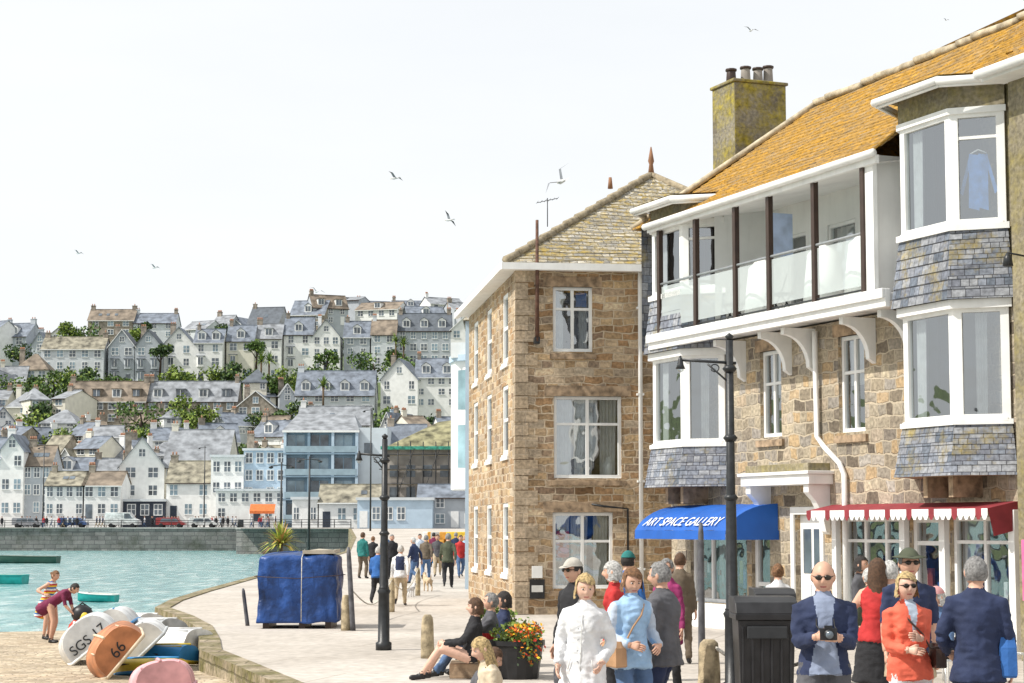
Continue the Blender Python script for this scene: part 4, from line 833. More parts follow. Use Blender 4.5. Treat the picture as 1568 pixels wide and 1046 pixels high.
dz(252,25.8,1.6,.88,.38,rad(12),PK,tilt=rad(-10),trim=PK)
dz(172,39.5,2.4,1.1,.5,rad(8),BW,tilt=rad(-35),trim=BB)
TEAL=pm('teal_boat',(.01,.30,.28),.5)
dinghy(X(40,122),122,-.95,4.8,1.7,.75,rad(84),TEAL,up=False,name='rowing_boat',trim=pm('teal_trim',(.03,.38,.36)))
dinghy(X(90,190),190,-.85,6.4,2.0,.8,rad(86),pm('dark_green_boat',(.02,.07,.05),.5),up=False,name='rowing_boat',trim=MC['dark_green_boat'])
dinghy(X(180,93),93,-1.15,1.9,.9,.4,rad(80),TEAL,up=False,name='tender_boat')
e=empty('beach_gear'); y=43.5; x=X(127,y); z=slz(x,y); mb=MB(); mb.ell((x,y,z+.62),(.24,.2,.2),BLACKP,12); mb.ell((x+.08,y-.16,z+.55),(.1,.05,.12),BY_,10); mb.ell((x-.05,y-.02,z+.25),(.26,.2,.28),pm('red_bag',(.5,.05,.03),.7),10); mb.tube([(x,y,z),(x,y,z+.5)],[.06,.05],BLACKM,8); mb.tube([(x-.2,y,z+.7),(x,y,z+.86),(x+.2,y,z+.72)],.02,BLACKM,6); mb.ell((x+.35,y+.2,z+.1),(.25,.2,.14),BB,10); mb.build('outboard_and_bags',e)
# ---------------------------------------------------------------- vehicles, crates
def van(u,y,z,L,col,name='white_van',h=2.2):
    x=X(u,y,z); mb=MB(Matrix.Translation(Vector((x,y,z)))); w_=.95
    prof=[(0,.35),(0,h*.9),(.15,h),(L*.72,h),(L*.84,h*.62),(L*.98,h*.5),(L,.9 if h>2 else .7),(L,.35)]; n=len(prof)
    mb.add([(a,-w_,b) for a,b in prof]+[(a,w_,b) for a,b in prof],[list(range(n)),list(range(n,2*n))[::-1]]+[(i,n+i,n+(i+1)%n,(i+1)%n) for i in range(n)],col)
    mb.face([(L*.56,-w_-.01,h*.6),(L*.80,-w_-.01,h*.6),(L*.71,-w_-.01,h*.92),(L*.56,-w_-.01,h*.92)],PANE)
    if h<2: mb.face([(L*.15,-w_-.01,h*.6),(L*.53,-w_-.01,h*.6),(L*.53,-w_-.01,h*.92),(L*.2,-w_-.01,h*.92)],PANE)
    for a in (L*.18,L*.8):
        for s in (-1,1): mb.tube([(a,s*w_*1.02,.33),(a,s*w_*.8,.33)],.34,BLACKP,14)
    mb.build(name,None,.05)
van(162,289.9,1.78,5.0,BW); van(90,291,1.78,4.2,pm('blue_car_paint',(.05,.1,.25),.3),'parked_car',1.45); van(290,290,1.78,4.1,BW,'parked_car',1.45); van(20,291,1.78,4.2,pm('grey_car_paint',(.3,.3,.32),.3),'parked_car',1.45); van(240,290.5,1.78,4.2,pm('red_car_paint',(.3,.04,.04),.3),'parked_car',1.45)
mb=MB(); 
for i in range(40): 
    y=105+R.uniform(0,4); x=X(686,y)+R.uniform(-1.0,1.0); z=R.choice([0,.45,.9,1.3]); w_=.42; mb.box(x-w_,x+w_,y-.3,y+.3,z,z+.4,R.choice([BB,BY_,BY_,pm('pot_orange',(.6,.3,.05)),WHITE,BG]))
mb.build('stacked_fish_crates',None,.03)
mb=MB(); x0=X(386,292); x1=X(424,292); mb.face([(x0,290,5.2),(x1,290,5.2),(x1,288.8,4.2),(x0,288.8,4.2)],pm('orange_awning',(.65,.16,.04),.7)); mb.face([(x0,288.8,4.2),(x1,288.8,4.2),(x1,288.8,3.8),(x0,288.8,3.8)],MC['orange_awning']); 
for x in (x0,x1): mb.tube([(x,288.9,1.7),(x,288.9,4.2)],.05,WHITE,5)
mb.build('cafe_awning')
# ---------------------------------------------------------------- gulls
def gull(u,v,y,s,yaw,flap,roll):
    P=W(u,v,y); mb=MB(Matrix.Translation(P)@Matrix.Rotation(yaw,4,'Z')@Matrix.Rotation(roll,4,'Y')@Matrix.Scale(s,4)); gw=pm('gull_white',(.55,.55,.55),.8); gg=pm('gull_grey',(.2,.21,.23),.8)
    mb.tube([(0,.3,0),(0,.24,.01),(0,.1,0),(0,-.15,0),(0,-.33,0)],[.01,.045,.075,.05,.02],gw,8); mb.tube([(0,.36,-.01),(0,.3,0)],[.005,.02],BY_,5)
    for k in (-1,1):
        mb.face([(k*.03,.1,.02),(k*.3,.14,.02+.2*flap),(k*.3,-.02,.02+.2*flap),(k*.03,-.1,.02)],gg); mb.face([(k*.3,.14,.02+.2*flap),(k*.68,-.02,.02+.12*flap),(k*.3,-.02,.02+.2*flap)],BLACKP if s<1 else gg)
    mb.face([(0,-.28,0),(.08,-.42,0),(-.08,-.42,0)],gw); mb.build('gull')
for g in [(1150,47,60,.4,.3,1,.2),(605,273,80,.7,.9,1,.3),(860,278,62,1.0,.4,1.3,-.9),(688,337,95,.8,.9,1,.7),(485,447,130,.9,.4,1,.3),(237,410,140,.8,1,1,.2),(120,388,150,.8,1,1,.2),(1449,31,90,.3,.5,1,.1)]: gull(*g)
# ---------------------------------------------------------------- people
def cloth(name,c,b=.6): return pm('cloth_'+name,c,.85,.14,7,b,bd=.035)
SK=pm('skin',(.58,.34,.24),.5,.06,20); SK2=pm('skin_pale',(.64,.40,.30),.5,.06,20); LIP=pm('lip',(.42,.13,.11),.5); EYE=pm('eye_dark',(.02,.015,.01),.2); EYW=pm('eye_white',(.7,.68,.65),.3)
HAIR={'white':pm('hair_white',(.50,.49,.47),.7,.35,45,.5),'grey':pm('hair_grey',(.22,.215,.21),.7,.35,45,.5),'blonde':pm('hair_blonde',(.50,.36,.17),.6,.45,45,.6),'brown':pm('hair_brown',(.09,.045,.022),.6,.3,40,.5),'dark':pm('hair_dark',(.025,.02,.018),.6,.3,40,.5),'auburn':pm('hair_auburn',(.20,.10,.045),.6,.4,45,.6)}
def ik(a,b,l1,l2,pole):
    d=b-a; L=min(max(d.length,.05),(l1+l2)*.995); n=d.normalized(); b=a+n*L
    x=(l1*l1-l2*l2+L*L)/(2*L); h=math.sqrt(max(0,l1*l1-x*x)); p=(pole-n*pole.dot(n)).normalized(); return a+n*x+p*h,b
def head(mb,M,skin,hair,style,sung=False,hat=None,n=28,beard=False):
    def surf(k,cut=None,ns=0,m=None,ext=0):
        rows=26 if n>20 else 14; pts=[];
        for i in range(rows+1):
            t=math.pi*i/rows
            for j in range(n):
                a=2*math.pi*j/n; d=Vector((math.sin(t)*math.cos(a),math.sin(t)*math.sin(a),math.cos(t))); p=Vector((.080*d.x,.096*d.y,.113*d.z))*k
                if d.z<0:
                    q=-d.z; p.x*=1-.20*q**1.6
                    if d.y<0: p.y*=1-.38*q
                    else: p.y*=1-.08*q
                if ext and d.z<.25 :
                    q=(.25-d.z)/1.25; p.z=-.01-ext*q*(1+.12*math.sin(a*9)); f_=min(1,math.sin(t)+q); p.x=.080*k*(1+.12*q)*math.cos(a)*f_; p.y=.096*k*math.sin(a)*f_
                if k==1 and d.y>0:
                    p.y+=.026*math.exp(-((p.x/.013)**2+((p.z+.022)/.020)**2))+.013*math.exp(-((p.x/.009)**2+((p.z-.005)/.02)**2))
                    for s in (-1,1): p.y-=.013*math.exp(-(((p.x-s*.031)/.016)**2+((p.z-.012)/.013)**2)); p.y+=.005*math.exp(-(((p.x-s*.03)/.02)**2+((p.z-.034)/.009)**2)); p.y+=.006*math.exp(-(((p.x-s*.04)/.02)**2+((p.z+.03)/.02)**2))
                    p.y-=.006*math.exp(-((p.x/.035)**2+((p.z+.057)/.005)**2)); p.y+=.006*math.exp(-((p.x/.02)**2+((p.z+.066)/.006)**2))+.008*math.exp(-((p.x/.02)**2+((p.z+.096)/.012)**2))
                if ns: p*=1+ns*noise.noise(d*5+Vector((k,0,0)))+ns*.6*noise.noise(d*14)
                pts.append((p,d))
        faces={};
        for i in range(rows):
            for j in range(n):
                f=(i*n+j,i*n+(j+1)%n,(i+1)*n+(j+1)%n,(i+1)*n+j); c=sum((pts[q][0] for q in f),Vector())/4; dd=sum((pts[q][1] for q in f),Vector())/4
                if cut and not cut(dd): continue
                mm=m
                if k==1:
                    mm=skin
                    if dd.y>.5 and abs(c.x)<.024 and abs(c.z+.060)<.008: mm=LIP
                    elif beard and dd.y>-.1 and c.z<-.03 and not(abs(c.x)<.02 and c.z>-.05): mm=hair
                faces.setdefault(mm,[]).append(f)
        o=len(mb.v); mb.v+=[mb.M@M@p for p,_ in pts]
        for mm,fs in faces.items():
            kk=mb.mi(mm)
            for f in fs: mb.f.append([q+o for q in f]); mb.m.append(kk); mb.s.append(True)
    surf(1); S=mb.M; mb.M=S@M
    for s in (-1,1):
        mb.ell((s*.079,-.004,-.002),(.012,.02,.031),skin,8)
        if not sung: mb.ell((s*.031,.078,.011),(.013,.008,.006),EYW,8); mb.ell((s*.031,.085,.011),(.0065,.004,.006),EYE,6); mb.tube([(s*.016,.095,.031),(s*.032,.096,.035),(s*.048,.086,.03)],.003,hair if style!='bald' else HAIR['grey'],5)
        else: mb.ell((s*.031,.094,.011),(.027,.010,.019),EYE,10); mb.tube([(s*.055,.09,.015),(s*.082,.0,.012)],.004,EYE,4)
    if sung: mb.tube([(-.03,.101,.018),(.03,.101,.018)],.004,EYE,4)
    mb.M=S
    cuts={'short':lambda d:(d.z>.55-.15*d.x if d.y>.45 else (d.z>.02 if d.y>-.02 else d.z>-.5)),
          'bob':lambda d:(d.z>.50+.25*d.x if d.y>.34 else d.z>-.8),'long':lambda d:(d.z>.50+.25*d.x if d.y>.34 else d.z>-.9),
          'bald':lambda d:(-.35<d.z<.45 and d.y<.05) or (-.35<d.z<.7 and d.y<-.3),'tied':lambda d:(d.z>.5 if d.y>.5 else (d.z>-.05 if d.y>-.05 else d.z>-.6))}
    surf({'bald':1.05,'bob':1.14,'long':1.14}.get(style,1.09),cuts[style],.06 if style!='bald' else .02,hair,{'bob':.085,'long':.24}.get(style,0))
    if style in('bob','long'): surf(1.11,lambda d:d.z>.55 and d.y<.7,.10,hair)
    if style=='tied': mb.M=S@M; mb.ell((0,-.115,.03),(.035,.035,.035),hair,8); mb.M=S
    if hat:
        kind,hm=hat; surf(1.17,lambda d:d.z>.34,0,hm); mb.M=S@M
        if kind=='cap': mb.loft([[(.075*math.cos(a),.075+k*math.sin(a),.05-.25*(k*math.sin(a))) for a in [math.pi*i/10 for i in range(11)]] for k in (.0,.085)],hm,True,False,False)
        else: mb.loft([[(k*.95*math.cos(a),k*1.12*math.sin(a),z+.012*abs(math.cos(a))) for a in [i*6.283/24 for i in range(24)]] for k,z in ((.07,.052),(.14,.04),(.14,.046),(.07,.062))],hm,True,False)
        mb.M=S
        if kind!='cap': surf(1.18,lambda d:.34<d.z<.48,0,BLACKP)
def hand(mb,wr,d,nrm,skin,curl=.5,side=1):
    d=d.normalized(); nrm=(nrm-d*nrm.dot(d)).normalized(); a=d.cross(nrm)*side
    rings=[]
    for t,w_,h in ((-.02,.024,.02),(.02,.030,.017),(.06,.040,.016),(.09,.039,.013)):
        c=wr+d*t; rings.append([c+a*w_*math.cos(q)+nrm*h*math.sin(q) for q in [i*6.283/10 for i in range(10)]])
    mb.loft(rings,skin)
    for i,l in enumerate((.072,.08,.074,.058)):
        b=wr+d*.085+a*(.029-.0195*i); dd=d; pts=[b-d*.01]; p=b
        for s,seg in enumerate((.45,.32,.23)):
            an=curl*(.5+.5*s); dd=(dd*math.cos(an)+nrm*math.sin(an)).normalized(); p=p+dd*l*seg; pts.append(p)
        mb.tube(pts,[.0095,.009,.008,.006],skin,6)
    b=wr+d*.03+a*.028; dd=(d*.7+a*.6+nrm*.25).normalized(); p1=b+dd*.035; p2=p1+(d*.9+a*.15+nrm*.3).normalized()*.03; mb.tube([b-dd*.015,p1,p2],[.013,.0105,.008],skin,6)
def person(name,x,y,z=0,H=1.72,face=0,top=None,bot=None,shoe=None,skin=None,hair='grey',style='short',b=1.0,fem=False,coat=.12,pose='stand',lean=0,hands=None,feet=None,
           sung=False,hat=None,turn=0,nod=0,paint=None,skirt=0,sleeve=2,trous=2,vox=.017,seat=.45,curl=.5,extras=None,thick=.012,beard=False,nohands=False,phz=None,collar=True,sway=0,seed=0):
    skin=skin or SK; shoe=shoe or BLACKP; top=top or BLUECL; bot=bot or BLACKP; hm=HAIR[hair]; T=Vector
    mb=MB(); hz={'stand':.93,'walk':.90}.get(pose,seat/(H/1.75)+.10)
    if phz: hz=phz
    Lr=Matrix.Rotation(-rad(lean),3,'X')@Matrix.Rotation(rad(sway),3,'Y'); pel=T((0,0,hz))
    sp=lambda h,xx=0,yy=0: pel+Lr@T((xx,yy,h))
    fs=.90 if fem else 1.0; th=thick
    prof=[(-.07,.125,.105),(0,.155+(.015 if fem else 0),.122),(.10,.140*fs,.112),(.18,.134*fs,.108),(.30,.150*fs,.120),(.39,.160*fs,.115),(.45,.150*fs,.098),(.49,.112*fs,.080),(.525,.070,.064)]
    def ring(h,rx,ry,n=20): return [sp(h,rx*b*math.cos(a),ry*b*math.sin(a)) for a in [i*2*math.pi/n for i in range(n)]]
    mb.loft([ring(h,rx+th*.3,ry+th*.3) for h,rx,ry in prof[:3]],bot)
    tp=[(h,rx+th,ry+th) for h,rx,ry in prof if h>-.05]
    if pose in('stand','walk'):
        c0=(-coat,.160+th+coat*.12,.130+th+coat*.1); tp=[c0]+tp
    mb.loft([ring(*t) for t in tp],top)
    if skirt and pose!='sit': mb.loft([ring(-skirt,.21,.16),ring(-skirt*.5,.19,.145),ring(0,.165,.12)],bot if not coat>.3 else top)
    mb.tube([sp(.48),sp(.62,0,.01)],[.062,.056],skin,12)
    if collar and sleeve>=1: mb.tube([sp(.50),sp(.552,0,-.008)],[.084,.074],top,14)
    if fem:
        for s in (-1,1): mb.ell(sp(.31,s*.065*b,.09*b),(.062,.05,.062),top,10)
    J={}
    for s,key in ((-1,'L'),(1,'R')):
        sh=sp(.432,s*.158*b*fs,0); hd=T((s*.235,.07,hz-.12)) if not(hands and hands.get(key)) else T(hands[key])
        pole=T((s*.42,-.9,-.2)); el,wr=ik(sh,hd,.285,.255,pole)
        u_,m1,m2,f_=.052*b,.045*b,.040*b,.030*b
        tm=top if sleeve>=1 else skin; fm=top if sleeve>=2 else skin; e1=th if sleeve>=1 else 0; e2=th if sleeve>=2 else 0
        mb.tube([sh+(sh-sp(.432))*-.35+T((0,0,.012)),sh,sh.lerp(el,.5),el],[.056+e1*.5,u_+e1*.8,m1+e1,m2+e1*.9],tm,12); mb.tube([el,el.lerp(wr,.35),wr],[m2+e2*.9,m2+e2*.8,f_+e2*.8],fm,12)
        if e2 and not nohands: mb.tube([wr-(wr-el).normalized()*.01,wr+(wr-el).normalized()*.03],.027,skin,8)
        J[key]=(el,wr,sh)
        hp=pel+T((s*.085*b,0,-.01)); 
        if feet: ft=T(feet[key])
        elif pose=='walk': ft=T((s*.09,.28*s,.09+(.09 if s<0 else 0)))
        elif pose=='sit': ft=T((s*.1,.45,.08))
        else: ft=T((s*.12,0.05*s,.09))
        kn,an=ik(hp,ft,.43,.42,T((s*.12,1,.15 if pose!='sit' else 1.0)))
        lm=bot if trous>=1 else skin; cm=bot if trous>=2 else skin; g=.012 if trous>=2 else 0
        mb.tube([hp,hp.lerp(kn,.4),kn],[.088*b+g*.5,.078*b+g,.058*b+g],lm,14); mb.tube([kn,kn.lerp(an,.3),an],[.058*b+g,.058*b+g,.036+g*1.8],cm,14)
        fd=T((s*.12,1,0)).normalized(); hl=an-fd*.05; hl=T((hl.x,hl.y,an.z-.045)); toe=hl+fd*.23+T((0,0,-.01 if not(pose=='walk' and s<0) else -.06)); mb.tube([an+T((0,0,.03)),an+T((0,0,-.03))],[.036,.042],shoe,8); mb.tube([hl,hl.lerp(toe,.4),hl.lerp(toe,.8),toe],[.036,.04,.042,.026],shoe,10,.8)
    me0=mb.build('tmp'); md=me0.modifiers.new('r','REMESH'); md.mode='VOXEL'; md.voxel_size=vox; md.use_smooth_shade=True
    sm=me0.modifiers.new('s','SMOOTH'); sm.factor=.6; sm.iterations=3
    dg=bpy.context.evaluated_depsgraph_get(); me=bpy.data.meshes.new_from_object(me0.evaluated_get(dg)); bvh=BVHTree.FromPolygons(mb.v,mb.f)
    out=MB(); mats=mb.mats
    mm=[mats[mb.m[bvh.find_nearest(p.center)[2]]] for p in me.polygons]
    vm={}
    for p,m_ in zip(me.polygons,mm):
        for v in p.vertices: vm[v]=m_
    out.v=[]
    for v in me.vertices:
        m_=vm.get(v.index); k=0 if m_ is skin or m_ is shoe else 1
        co=v.co; sd_=T((x,y,seed)); q=noise.noise(co*7+sd_)*.012+(.5-abs(noise.noise(T((co.x*9+co.z*5,co.y*9,co.z*17))+sd_)))*.018-.009+noise.noise(T((co.x*24,co.y*24,co.z*6))+sd_)*.006*(1 if co.z<1.15 else 0); out.v.append(co+v.normal*q*k)
    for p,m_ in zip(me.polygons,mm):
        if paint:
            r=paint(p.center,p.normal,m_)
            if r: m_=r
        out.f.append(list(p.vertices)); out.m.append(out.mi(m_)); out.s.append(True)
    bpy.data.objects.remove(me0); 
    if not nohands:
        for key,s in (('L',-1),('R',1)):
            el,wr,sh=J[key]; d=(wr-el).normalized(); inn=T((-s,.15,0)); 
            if hands and hands.get(key) and hands[key][1]>.12: d=(d+T((-s*.6,.1,0))).normalized(); inn=T((0,-1,-.2))
            hand(out,wr+d*.01,d,inn,skin,curl,1 if s>0 else -1)
    HM_=Matrix.Translation(sp(.672)+Lr@T((0,.022,0)))@Matrix.Rotation(-rad(lean*.5),4,'X')@Matrix.Rotation(rad(turn),4,'Z')@Matrix.Rotation(rad(nod),4,'X')@Matrix.Scale(1.1,4)
    head(out,HM_,skin,hm,style,sung,hat,36 if vox<.025 else 18,beard)
    if extras: extras(out,sp,J)
    k=H/1.74; M=Matrix.Translation(T((x,y,z)))@Matrix.Rotation(math.pi+rad(face),4,'Z')@Matrix.Scale(k,4)
    out.v=[M@v for v in out.v]; return out.build(name)
NAVY=cloth('navy',(.02,.03,.075)); SHIRT=cloth('blue_grey',(.22,.26,.36)); CORAL=cloth('coral',(.70,.13,.075)); WHT=cloth('white',(.66,.66,.67)); YEL=cloth('mustard',(.70,.45,.04)); LBL=cloth('light_blue',(.30,.46,.66)); JEAN=cloth('denim',(.08,.14,.26)); GRY=cloth('charcoal',(.09,.09,.10)); BLK=cloth('black',(.02,.02,.023)); RED=cloth('red',(.45,.03,.03)); MAG=cloth('magenta',(.27,.03,.12)); BRN=cloth('brown',(.13,.10,.07)); TAN=cloth('tan',(.42,.34,.23)); TEALC=cloth('teal',(.02,.16,.15)); BLU=cloth('royal_blue',(.03,.12,.36)); OLV=cloth('olive',(.07,.08,.05)); MAR=cloth('maroon',(.16,.02,.06)); LEATH=pm('tan_leather',(.40,.23,.12),.5,.15,6,.1); DKL=pm('dark_leather',(.05,.03,.025),.4); PALE=cloth('pale_shirt',(.45,.52,.62))
def cam_extra(mb,sp,J):
    c=(J['L'][1]+J['R'][1])/2+Vector((0,.06,.03)); mb.box(c.x-.065,c.x+.065,c.y-.03,c.y+.03,c.z-.045,c.z+.045,BLACKP); mb.tube([(c.x,c.y+.02,c.z),(c.x,c.y+.11,c.z)],[.036,.04],BLACKP,14); mb.tube([(c.x,c.y+.108,c.z),(c.x,c.y+.113,c.z)],[.03,.03],PANE,14); mb.box(c.x-.03,c.x+.03,c.y-.02,c.y+.02,c.z+.045,c.z+.065,BLACKP)
    for s in (-1,1): mb.tube([(c.x+s*.065,c.y,c.z+.03),sp(.3,s*.07,.16),sp(.47,s*.06,.10),sp(.53,s*.06,.02)],.006,BLACKP,5)
def bag_extra(mat,side=1,z=.0,strap=True,size=(.14,.06,.12)):
    def f(mb,sp,J):
        c=sp(z,side*.24,.08); a,bb,h=size
        mb.loft([[(c.x+px*bb*k,c.y+py*a*k,c.z+zz) for px,py in ((-1,-1),(0,-1.1),(1,-1),(1,1),(0,1.1),(-1,1))] for zz,k in ((-h,.9),(-h*.9,1.0),(h*.5,.95),(h,.75))],mat,False)
        if strap:
            mb.tube([c+Vector((0,.1,h*.8)),sp(.12,side*.15,.155),sp(.25,side*.08,.165),sp(.36,-side*.02,.155),sp(.45,-side*.08,.10),sp(.50,-side*.10,.03)],.010,mat,5)
    return f
def zipf(mb,sp,J,mat=BLACKP):
    mb.tube([sp(-.1,0,.165),sp(.1,0,.150),sp(.3,0,.163),sp(.43,0,.130)],.005,mat,4)
    for s in (-1,1): mb.tube([sp(.02,s*.10,.145),sp(-.08,s*.12,.145)],.005,mat,4)
def PX(s,u): y=F/s; return X(u,y,1.6),y
def openj(under,src,w0=.05,vz=1.2,zmin=.7):
    def f(c,n,m):
        if m is src and n.y>.05 and c.y>.03 and zmin<c.z<1.5 and abs(c.x)<w0+.22*max(0,vz+.05-c.z)*(1 if zmin<.9 else 0)+.16*max(0,c.z-vz): return under
    return f
x,y=PX(193,1260); person('man_with_camera',x,y,H=1.74,face=-4,top=NAVY,bot=GRY,hair='white',style='bald',b=1.2,coat=.08,sung=True,hands={'L':(-.10,.30,1.14),'R':(.09,.31,1.15)},paint=openj(SHIRT,NAVY,.045),extras=cam_extra,nod=-8,curl=.9,vox=.0125,turn=-4,thick=.016)
x,y=PX(180,1390); person('woman_in_coral_jacket',x,y,H=1.62,face=8,top=CORAL,bot=WHT,hair='blonde',style='bob',fem=True,b=1.14,coat=.16,sung=True,hands={'L':(-.02,.25,1.15),'R':(.10,.24,1.05)},skin=SK2,extras=bag_extra(DKL,-1,.05,True,(.10,.05,.11)),paint=openj(PALE,CORAL,.02,1.25,1.12),vox=.0125,sway=2,thick=.018)
def whx(mb,sp,J): zipf(mb,sp,J,CURT); [mb.ell(sp(h,.03,.165),(.008,.006,.008),GREYM,6) for h in (0,.1,.2,.3)]
x,y=PX(177,893); person('woman_in_white_jacket',x,y,H=1.60,face=-12,top=WHT,bot=YEL,hair='blonde',style='bob',fem=True,b=1.12,coat=.24,hands={'L':(-.20,.12,.93),'R':(.22,.12,.90)},turn=18,nod=-14,skin=SK2,vox=.0125,extras=whx,thick=.018,sway=-2)
x,y=PX(170,966); person('woman_in_blue_gilet',x,y,H=1.64,face=28,top=LBL,bot=JEAN,hair='auburn',style='bob',fem=True,b=1.12,coat=.14,hands={'L':(-.22,.14,1.0),'R':(.16,.22,1.02)},turn=-10,nod=-18,extras=bag_extra(LEATH,1,.0,True),vox=.0125,thick=.02,paint=lambda c,n,m:(PALE if m is LBL and (abs(c.x)>.19) else None))
x,y=PX(166,1014); person('man_in_grey_anorak',x,y,H=1.68,face=-115,top=GRY,bot=NAVY,hair='grey',style='short',b=1.18,coat=.17,hands={'L':(-.26,.08,.83),'R':(.26,.1,.84)},thick=.024,vox=.014,extras=zipf,nod=-6)
x,y=PX(150,880); person('man_in_cap',x,y,H=1.68,face=-50,top=BLK,bot=GRY,hair='dark',b=1.08,coat=.12,hat=('cap',cloth('beige_cap',(.45,.42,.37))),sung=True,vox=.018)
x,y=PX(138,941); person('woman_in_red',x,y,H=1.62,face=-100,top=RED,bot=BLK,hair='white',style='bob',fem=True,coat=.2,vox=.02)
x,y=PX(126,1022); person('woman_in_magenta',x,y,H=1.62,face=-30,top=MAG,bot=BLK,hair='grey',style='short',fem=True,coat=.3,vox=.02,sung=True)
x,y=PX(104,1041); person('walker_in_brown_coat',x,y,H=1.62,face=170,top=BRN,bot=BRN,hair='brown',coat=.25,vox=.022)
x,y=PX(117,961); person('walker_in_teal_cap',x,y,H=1.68,face=160,top=BLU,bot=BLK,hair='dark',hat=('cap',TEALC),vox=.022)
x,y=PX(112,1191); person('woman_with_tied_hair',x,y,H=1.5,face=175,top=WHT,bot=WHT,hair='auburn',style='tied',fem=True,vox=.022,coat=.25)
x,y=PX(150,1336); person('woman_in_red_vest',x,y,H=1.68,face=150,top=RED,bot=BLK,hair='brown',style='long',fem=True,coat=.05,sleeve=0,skirt=.5,trous=0,vox=.018,hands={'L':(-.25,.15,1.0),'R':(.25,.1,.9)},sway=4)
x,y=PX(166,1391); person('man_in_hat',x,y,H=1.80,face=5,top=NAVY,bot=TAN,hair='grey',b=1.15,coat=.1,sung=True,hat=('brim',OLV),sleeve=1,skirt=.32,trous=0,vox=.017)
x,y=PX(150,1362); person('bystander',x,y,H=1.66,face=170,top=PALE,bot=TAN,hair='white',b=1.0,vox=.02)
x,y=PX(186,1494); person('man_in_navy_coat',x,y,H=1.76,face=165,top=NAVY,bot=BLK,hair='grey',b=1.14,coat=.2,hands={'L':(-.24,.16,.95),'R':(.26,.1,.85)},extras=bag_extra(BLU,1,.0,True,(.15,.07,.16)),thick=.02,vox=.015,turn=20)
x,y=PX(112,1316); person('shopper',x,y,H=1.6,face=60,top=GRY,bot=JEAN,hair='dark',style='bob',fem=True,vox=.022)
x,y=PX(118,1300); person('shopper',x,y-1.5,H=1.5,face=200,top=OLV,bot=TAN,hair='white',style='short',vox=.022)
def chair(x,y,yaw):
    mb=MB(Matrix.Translation(Vector((x,y,0)))@Matrix.Rotation(yaw,4,'Z')); 
    for a in (-.2,.2): mb.tube([(a,.2,0),(a,.2,.45),(a*.9,-.2,.46)],.014,WHITE,6); mb.tube([(a,-.22,0),(a,-.2,.45),(a*.9,-.26,.85)],.014,WHITE,6)
    for i in range(6): mb.box(-.2,.2,-.2+i*.07,-.15+i*.07,.455,.47,WHITE)
    for z in (.6,.7,.82): mb.box(-.19,.19,-.26,-.245,z,z+.05,WHITE)
    mb.build('cafe_chair')
x,y=PX(130,1446); chair(x,y,rad(120)); person('seated_cafe_customer',x,y,H=1.65,face=-60,top=JEAN,bot=BLK,hair='white',style='bob',hat=('cap',cloth('pink_cap',(.5,.25,.25))),fem=True,pose='sit',lean=10,hands={'L':(-.15,.35,.65),'R':(.15,.35,.65)},vox=.02)
chair(X(1530,24.5),24.5,rad(-60)); chair(X(1475,26),26,rad(20))
mb=MB(Matrix.Translation(Vector((X(1500,25.3),25.3,0)))); mb.tube([(0,0,.70),(0,0,.73)],.35,WHITE,20); mb.tube([(0,0,0),(0,0,.7)],.025,GREYM,8); mb.tube([(0,0,0),(0,0,.03)],[.22,.2],GREYM,12); mb.build('cafe_table')
mb=MB(); mb.box(X(690,27),X(790,27),26.5,27.2,0,.2,LINTEL); mb.build('granite_step',None,.02)
ss=dict(pose='sit',lean=-8)
person('seated_woman_curly_hair',X(720,26.4),26.4,H=1.66,face=-88,top=BLK,bot=BLK,hair='brown',style='bob',fem=True,feet={'L':(-.1,.66,.09),'R':(.1,.58,.09)},hands={'L':(-.1,.35,.5),'R':(.1,.35,.5)},vox=.017,trous=0,skin=SK2,seat=.2,**ss)
person('seated_man_dark_jacket',X(744,26.9),26.9,H=1.68,face=-85,top=GRY,bot=JEAN,hair='grey',style='short',feet={'L':(-.1,.70,.09),'R':(.1,.62,.09)},hands={'L':(-.15,.4,.46),'R':(.12,.35,.46)},vox=.018,seat=.24,paint=lambda c,n,m:(RED if m is GRY and c.z>.5 and abs(c.z-.56)<.04 else None),**ss)
person('seated_woman_blue_jacket',X(764,27.4),27.4,H=1.68,face=-80,top=NAVY,bot=BLK,hair='dark',style='bob',fem=True,feet={'L':(-.1,.6,.09),'R':(.1,.6,.09)},vox=.02,seat=.24,**ss)
person('seated_blonde_woman',X(760,19.8),19.8,H=1.6,face=-75,top=CRM,bot=JEAN,hair='blonde',style='long',fem=True,pose='sit',seat=.10,lean=12,feet={'L':(-.1,.6,.09),'R':(.1,.55,.09)},vox=.017,turn=10,nod=-12,skin=SK2)
person('seated_woman_grey_top',X(722,20.8),20.8,H=1.55,face=80,top=GRY,bot=JEAN,hair='brown',style='short',pose='sit',seat=.0,lean=20,feet={'L':(-.1,.6,.09),'R':(.1,.55,.09)},vox=.017,nod=-20)
mids=[(613,50.5,1.56,175,WHT,TAN,'white','walk',NAVY),(578,51,1.52,165,BLU,BLK,'white','walk',None),(555,77,1.78,150,TEALC,BRN,'brown','stand',None),(686,65,1.82,178,OLV,BLK,'grey','walk',None),(635,70,1.66,-120,NAVY,JEAN,'white','walk',None),
 (600,76,1.70,10,BLK,BLK,'grey','stand',None),(571,82,1.6,170,BLK,BLK,'auburn','stand',None),(652,74,1.72,175,BRN,JEAN,'grey','walk',None),(670,80,1.72,0,GRY,TAN,'brown','walk',None),(705,78,1.7,10,RED,JEAN,'brown','walk',None),(643,90,1.7,0,PALE,NAVY,'dark','walk',None),(664,98,1.7,170,MAR,BLK,'dark','stand',None),(698,96,1.75,180,NAVY,GRY,'grey','walk',None),(712,88,1.65,0,LBL,JEAN,'blonde','walk',None),(590,98,1.7,0,JEAN,TAN,'dark','walk',None)]
